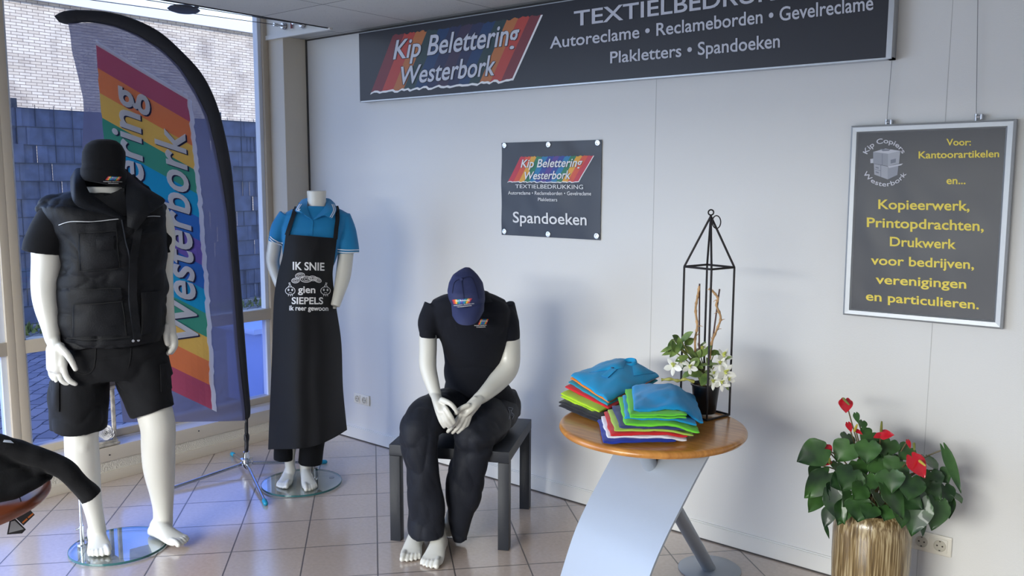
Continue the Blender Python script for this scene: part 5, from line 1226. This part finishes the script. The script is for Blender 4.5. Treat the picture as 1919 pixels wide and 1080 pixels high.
for pts in ([(1306, 690), (1303, 640), (1307, 612), (1304, 580), (1308, 555), (1311, 536)], [(1330, 690), (1333, 648), (1343, 620), (1351, 596), (1343, 572), (1346, 560), (1338, 548), (1329, 541)]):
    c = catmull([vp(x, y, .002) for x, y in pts], 7); g = MB(); g.tube(c, [.0042+.0018*(i % 4 == 0) for i in range(len(c))], 8)
    for i in range(4, len(c)-2, 5):
        a = rnd.uniform(0, 6.28); e = c[i]+R*.022*math.cos(a)+up*.016*math.sin(a); g.tube([c[i], c[i].lerp(e, .6)+up*.003, e], [.0022, .0014, .0006], 6)
    g.build('dry_cane', m_cane, oc)
c = catmull([vp(x, y, .045) for x, y in ((1302, 716), (1285, 711), (1272, 714), (1258, 711), (1240, 712))], 5)
MB().tube(c, [.0055+.002*math.sin(i*1.3) for i in range(len(c))], 10).build('green_cane', mat('green_cane', (168, 164, 84), .5, vary=(50, .3)), oc)
m_petal = mat('white_petal', (238, 238, 230), .5); m_throat = mat('yellow_green_throat', (206, 212, 112), .5)
def oflower(px, py, o, r, tx_, ty):
    c = vp(px, py, o); n = (-F+R*tx_+up*ty).normalized(); r *= 1.25; sx_ = n.cross(up).normalized(); sy_ = sx_.cross(n)*-1
    sy_ = n.cross(sx_); g = MB()
    for k in range(5):
        a = math.radians(90+72*k); d = sx_*math.cos(a)+sy_*math.sin(a); leaf(g, c+d*r*.08, c+d*r+n*r*.15, n, r*(.62 if k in (1, 4) else .42), 'lance', -.12, 0, 4, 6)
    fo = g.build('flower', m_petal, oc, angle=80)
    h = MB(); dn = -sy_; leaf(h, c+n*.003, c+dn*r*.5+n*r*.4, n, r*.5, 'lance', -.4, 0, 4, 6); h.tube([c, c+n*r*.3], [.004, .002], 8, round_ends=True); h.build('throat', m_throat, fo)
for a in ((1262, 687, .07, .030, -.3, .1), (1293, 689, .08, .026, .1, 0), (1277, 679, .06, .022, 0, .4), (1357, 668, .04, .028, .3, .4), (1350, 682, .06, .024, -.2, 0), (1360, 700, .07, .034, .3, 0), (1337, 716, .075, .026, -.2, -.1), (1353, 718, .075, .027, .1, -.1), (1366, 712, .06, .022, .5, 0), (1316, 655, -.02, .024, 0, .2), (1338, 700, .055, .018, 0, 0)): oflower(*a)

# ------------------------------------------------------------------ ribbed floor pot with anthurium
AC = Vector((-.935, 3.235, 0))
m_rib, N, L, p = nodes_mat('ribbed_glaze')
tc = N.new('ShaderNodeTexCoord'); mp = N.new('ShaderNodeMapping'); mp.inputs['Scale'].default_value = (78, 78, 3.0); n1 = N.new('ShaderNodeTexNoise'); n1.inputs['Scale'].default_value = 2.0; n1.inputs['Detail'].default_value = 2.5
cr = N.new('ShaderNodeValToRGB'); cr.color_ramp.elements[0].position = .34; cr.color_ramp.elements[0].color = rgb(96, 78, 50); cr.color_ramp.elements[1].position = .66; cr.color_ramp.elements[1].color = rgb(190, 172, 134)
cr.color_ramp.elements.new(.5).color = rgb(134, 112, 76)
L.new(tc.outputs['Object'], mp.inputs['Vector']); L.new(mp.outputs['Vector'], n1.inputs['Vector']); L.new(n1.outputs['Fac'], cr.inputs['Fac']); L.new(cr.outputs[0], p.inputs['Base Color'])
b_ = N.new('ShaderNodeBump'); b_.inputs['Strength'].default_value = .35; b_.inputs['Distance'].default_value = .004; L.new(n1.outputs['Fac'], b_.inputs['Height']); L.new(b_.outputs['Normal'], p.inputs['Normal'])
p.inputs['Roughness'].default_value = .25; p.inputs['Coat Weight'].default_value = .12
an = thing('potted_anthurium', 'red flowering anthurium in a tall ribbed brown ceramic pot on the floor', 'plant', AC)
MB().lathe([(.001, 0), (.105, 0), (.118, .01), (.132, .12), (.1365, .24), (.1365, .345), (.132, .392), (.122, .424), (.112, .436), (.106, .432), (.104, .41), (.10, .405), (.001, .405)], AC, 72).build('ceramic_pot', m_rib, an)
MB().lathe([(.001, .406), (.103, .406), (.09, .418), (.001, .422)], AC, 32).build('soil', mat('soil', (66, 48, 34), .95, bump=(80, .9)), an)
m_aleaf, N, L, p = nodes_mat('anthurium_leaf'); leaf_nodes(N, L, p, (20, 46, 26), (64, 106, 46), .46, 8); p.inputs['Coat Weight'].default_value = .12
aplane = -AC.normalized()
ap2 = lambda px, py, o=0: on_plane(px, py, AC+aplane*o, aplane)
Z2 = lambda x, y: (1460+x*.3241, 730+y*.3241)
lv = MB(); stg = MB(); rnd = random.Random(4); ctr = AC+up*.415
LEAVES = [((262, 345), (104, 415), 165, .10, .1), ((395, 262), (405, 330), 95, -.02, .3), ((410, 320), (330, 415), 150, .06, .2), ((540, 250), (480, 300), 110, .0, .3), ((520, 310), (505, 425), 140, .07, .1), ((645, 300), (600, 390), 130, .02, .2), ((430, 470), (370, 585), 160, .13, .1), ((510, 500), (530, 600), 130, .12, .1),
    ((285, 490), (152, 635), 150, .10, .1), ((300, 590), (380, 780), 120, .14, 0), ((235, 600), (180, 715), 110, .09, 0), ((300, 690), (262, 800), 80, .12, 0), ((470, 640), (460, 768), 165, .17, .1), ((560, 600), (585, 675), 120, .15, .1), ((610, 560), (740, 745), 165, .19, .1), ((640, 690), (610, 755), 100, .17, 0), ((700, 420), (625, 500), 150, .08, .2), ((770, 510), (750, 640), 150, .14, .1), ((820, 640), (765, 850), 150, .13, 0), ((930, 650), (890, 820), 130, .08, 0),
    ((850, 560), (940, 640), 120, .06, .1), ((960, 350), (1065, 600), 60, .02, -.3), ((1010, 600), (1060, 655), 90, .0, .1), ((1000, 640), (990, 742), 45, .02, 0), ((930, 470), (980, 540), 100, .0, .2), ((600, 400), (560, 470), 120, .04, .3), ((760, 340), (700, 400), 110, .02, .3), ((340, 430), (380, 520), 130, .08, .2), ((215, 440), (195, 560), 90, .06, 0), ((850, 390), (920, 470), 120, -.02, .3), ((880, 480), (900, 590), 120, .03, .2), ((700, 600), (830, 690), 140, .12, .1), ((450, 420), (500, 500), 130, .05, .3), ((330, 560), (300, 640), 110, .11, .1), ((830, 750), (838, 850), 50, .1, 0), ((270, 790), (290, 855), 22, .11, 0), ((485, 185), (490, 228), 50, .0, .2), ((445, 140), (458, 190), 35, .0, 0), ((660, 380), (680, 450), 110, .03, .2), ((570, 420), (620, 520), 140, .06, .2), ((960, 560), (990, 660), 100, .02, .1), ((420, 610), (380, 680), 110, .14, .1), ((380, 660), (350, 785), 110, .15, 0), ((700, 690), (720, 800), 120, .16, 0), ((790, 690), (830, 800), 120, .10, 0), ((540, 680), (500, 745), 110, .19, .1), ((640, 480), (650, 600), 150, .16, .1), ((380, 520), (300, 560), 120, .12, .1), ((860, 620), (850, 740), 120, .1, 0), ((480, 560), (440, 640), 120, .16, .1)]
for (b0, t0, w_, o, tl_) in LEAVES:
    a = ap2(*Z2(*b0), o); dd = t0; b = ap2(*Z2(*t0), o+.03+rnd.uniform(0, .02)); nn_ = (-F+up*(.35+tl_)+R*rnd.uniform(-.75, .75)+up*rnd.uniform(-.2, .45))
    wm = w_*.3241/504*1.05
    leaf(lv, a, b, nn_, wm, 'heart', .13+rnd.uniform(-.05, .08), 0, 10, 12)
    stg.tube(catmull([ctr+R*rnd.uniform(-.05, .05)+aplane*rnd.uniform(-.03, .05), ctr.lerp(a, .55)+up*.05, a+(-F*-.01)], 5), .0026, 6)
lv.build('leaves', m_aleaf, an, angle=80)
m_spathe = mat('red_spathe', (196, 26, 44), .22, coat=.4); m_spadix = mat('spadix', (196, 176, 70), .5); m_gsp = mat('green_spadix', (122, 124, 60), .5)
def flower(base, tip, w_, o, tl_=0, sp=None, spm=None, heart='heart'):
    g = MB(); a = ap2(*Z2(*base), o); b = ap2(*Z2(*tip), o+.02); nn_ = (-F+up*(.3+tl_)); leaf(g, a, b, nn_, w_*.3241/504, heart, .10, 0, 8, 10)
    fo = g.build('flower', m_spathe, an, angle=80)
    if sp:
        s0, s1 = ap2(*Z2(*sp[0]), o+.012), ap2(*Z2(*sp[1]), o+.035); MB().tube([s0, s0.lerp(s1, .5), s1], [.005, .0045, .003], 10, round_ends=True).build('spadix', spm or m_spadix, fo)
    stg.tube(catmull([ctr+R*rnd.uniform(-.03, .03), ctr.lerp(a, .5)+up*.02, a], 6), .0026, 6)
flower((385, 60), (390, 135), 85, .03, 0, ((375, 55), (405, 88)), m_gsp)
flower((400, 195), (420, 245), 40, .02, 0); flower((445, 235), (482, 258), 26, .02, 0, ((438, 240), (452, 205)))
flower((590, 262), (664, 262), 62, .05, .2, ((592, 240), (595, 188)), m_gsp); flower((588, 262), (550, 278), 34, .05, .2)
flower((262, 330), (300, 380), 75, .07, 0); flower((285, 402), (262, 440), 58, .11, 0, ((292, 425), (296, 400)), m_gsp)
flower((770, 390), (850, 512), 110, .12, .1, ((815, 415), (845, 440))); flower((745, 295), (762, 340), 26, .05, 0, ((782, 315), (784, 350)), m_gsp)
stg.build('stems', mat('anthurium_stem', (96, 84, 52), .5), an)

# ------------------------------------------------------------------ second round table with a jacket, left edge
TC = Vector((-2.80, .755, 0)); r = .340
lt_ = thing('round_table', 'reddish wooden round table cut off at the left edge of the photo', 'table', TC)
m_cherry = mat('cherry_wood', (128, 66, 40), .3, coat=.3, vary=(9, .25))
MB().lathe([(.001, .702), (r-.02, .702), (r-.006, .705), (r, .713), (r, .719), (r-.004, .726), (r-.011, .729), (r-.02, .73), (.001, .73)], TC, 80).build('tabletop', m_cherry, lt_)
MB().tube([TC+up*.008, TC+up*.702], .03, 24).build('column', m_silver, lt_)
MB().lathe([(.001, 0), (.2, 0), (.2, .006), (.04, .012), (.001, .012)], TC, 48).build('foot_disc', m_silver, lt_)
fj = Fig((-2.62, .93)); s = MB()
fj.limb(s, [(-70, 850, -.02, 48), (-20, 862, -.02, 44), (20, 874, -.02, 36), (55, 886, -.01, 24)], flat=.9)
fj.limb(s, [(-60, 900, .03, 26), (0, 902, .03, 27), (40, 898, .03, 22), (72, 892, .01, 14), (88, 890, 0, 9)])
fj.limb(s, [(-60, 815, .0, 26), (0, 832, .01, 24), (50, 850, .02, 24), (95, 866, .03, 24), (125, 880, .04, 24), (142, 898, .04, 23), (158, 914, .04, 25), (172, 931, .04, 26.5)], flat=.8, round_ends=False, sm=4)
fj.limb(s, [(-60, 928, .05, 24), (0, 924, .055, 22), (40, 914, .05, 18), (72, 902, .04, 12), (92, 894, .02, 7)], flat=.8)
fj.limb(s, [(40, 905, .035, 7), (64, 890, .035, 9), (85, 874, .035, 10), (105, 872, .035, 9)])
jm = fused(s, .005, 3, lambda v, n: .007*nz((v.x*9, v.y*9, v.z*12), 1, 2)+.004*nz(v, 26)); jo = jm.build('jacket', m_knit, None); tag(jo, 'black jacket lying on the table at the left edge with one sleeve hanging over', 'jacket')
skj = Skin(jm)
g = MB(); patch(g, skj, [(6, 829), (26, 831), (20, 826), (8, 825)], .003, .002, 4, 3); g.build('neck_label', mat('label_white', (190, 200, 216), .6), jo)
TP = on_floor(38, 930, .735); tp = lambda x, y, o=0: on_plane(x, y, TP+fj.t*(.035+o), fj.t)
tg = thing('hang_tag', 'black and silver hang tags on a string below the left table edge', 'tag', tp(38, 930))
MB().tube(catmull([tp(32, 920, -.01), tp(37, 931), tp(40, 942), tp(42, 952)], 5), .0016, 6).build('string', m_dark, tg)
def card(q, o, m, name, th=.0012):
    pts = [tp(x, y, o) for x, y in q]; g = MB().prism(pts, fj.t, th); return g.build(name, m, tg, smooth=False)
card([(13.5, 1002), (18.7, 974), (29, 972), (49, 992.5), (42, 1000)], -.004, mat('tag_black', (22, 22, 26), .4), 'black_card')
card([(17, 999), (21, 978), (28, 976), (45, 992)], -.001, mat('tag_silver', (160, 164, 168), .4), 'silver_card')
card([(28, 969.5), (53, 951), (65.5, 965), (44.5, 985)], .004, MATS['tag_black'], 'folded_card')
g = MB(); mo = mat('tag_orange', (216, 118, 40), .5)
for a, b in (((42.5, 980.5), (51.5, 972.5)), ((53, 971), (62.5, 963))):
    d = Vector((b[0]-a[0], b[1]-a[1], 0)); n_ = Vector((-d.y, d.x, 0)).normalized()*1.5
    g.add([tp(a[0]+n_.x, a[1]+n_.y, .0062), tp(b[0]+n_.x, b[1]+n_.y, .0062), tp(b[0]-n_.x, b[1]-n_.y, .0062), tp(a[0]-n_.x, a[1]-n_.y, .0062)], [(0, 1, 2, 3)])
g.build('orange_print', mo, tg, smooth=False)

# ------------------------------------------------------------------ lantern with a white rose on the sill
m_dist = mat('distressed_wood', (176, 170, 158), .8, vary=(30, .45), bump=(60, .4, (1, 1, .2)))
sz = .194; xa, xb, ya, yb2 = -4.722, -4.583, 1.985, 2.205
ln = thing('lantern', 'distressed grey wooden lantern on the window sill behind the vest mannequin', 'lantern', ((xa+xb)/2, (ya+yb2)/2, sz))
MB().box((xa, ya, sz), (xb, yb2, sz+.014)).box((xa+.008, ya+.008, sz+.014), (xb-.008, yb2-.008, sz+.028)).build('plinth', m_dist, ln, bevel=.003)
ztp = .50
for x in (xa+.012, xb-.030):
    for y in (ya+.012, yb2-.030):
        MB().box((x, y, sz+.028), (x+.018, y+.018, ztp)).build('post', m_dist, ln, bevel=.002)
MB().box((xa+.008, ya+.008, ztp), (xb-.008, yb2-.008, ztp+.022)).build('top_rail', m_dist, ln, bevel=.003)
cx_, cy_ = (xa+xb)/2, (ya+yb2)/2; hx, hy = (xb-xa)/2, (yb2-ya)/2
MB().loft([[Vector((cx_+sx_*hx*k, cy_+sy_*hy*k, z)) for sx_, sy_ in ((-1, -1), (1, -1), (1, 1), (-1, 1))] for k, z in ((1.05, ztp+.022), (1.05, ztp+.03), (.42, ztp+.085), (.40, ztp+.11))]).build('roof', mat('lantern_roof', (64, 58, 56), .7, vary=(20, .3)), ln, smooth=False)
rc = Vector((xb-.032, on_plane(201, 816, (xb-.032, 0, 0), (1, 0, 0)).y, sz+.028+.038))
ro = thing('rose', 'white artificial rose standing inside the distressed lantern', 'flower', rc-up*.038)
nrm_ = (CAM-rc).normalized(); nrm_ = (nrm_+up*.3).normalized(); s1_ = nrm_.cross(up).normalized(); s2_ = s1_.cross(nrm_)
g = MB(); k = 0
for ring_, (rad, cnt, opn) in enumerate(((.008, 3, .1), (.015, 4, .25), (.023, 5, .5), (.031, 6, .85), (.037, 6, 1.2))):
    for j in range(cnt):
        a0 = 2*math.pi*j/cnt+ring_*.7
        def pet(u, v, rad=rad, a0=a0, opn=opn, cnt=cnt):
            a = a0+(u-.5)*2*math.pi/cnt*1.35; rr_ = rad*(.35+.65*v)+.004*v*v*opn; h = .026*v*(1.1-opn*.5)-.004*opn
            e = 1-.25*abs(2*u-1)**2*v
            return rc+(s1_*math.cos(a)+s2_*math.sin(a))*rr_*e+nrm_*(h*e)
        g.grid(pet, 6, 5, thick=.0008)
g.build('petals', mat('rose_white', (226, 224, 222), .6), ro, angle=80)
MB().tube([rc-nrm_*.004, rc-up*.0375+up*.0], [.010, .004], 10).build('stem', mat('rose_stem', (120, 130, 96), .6), ro)
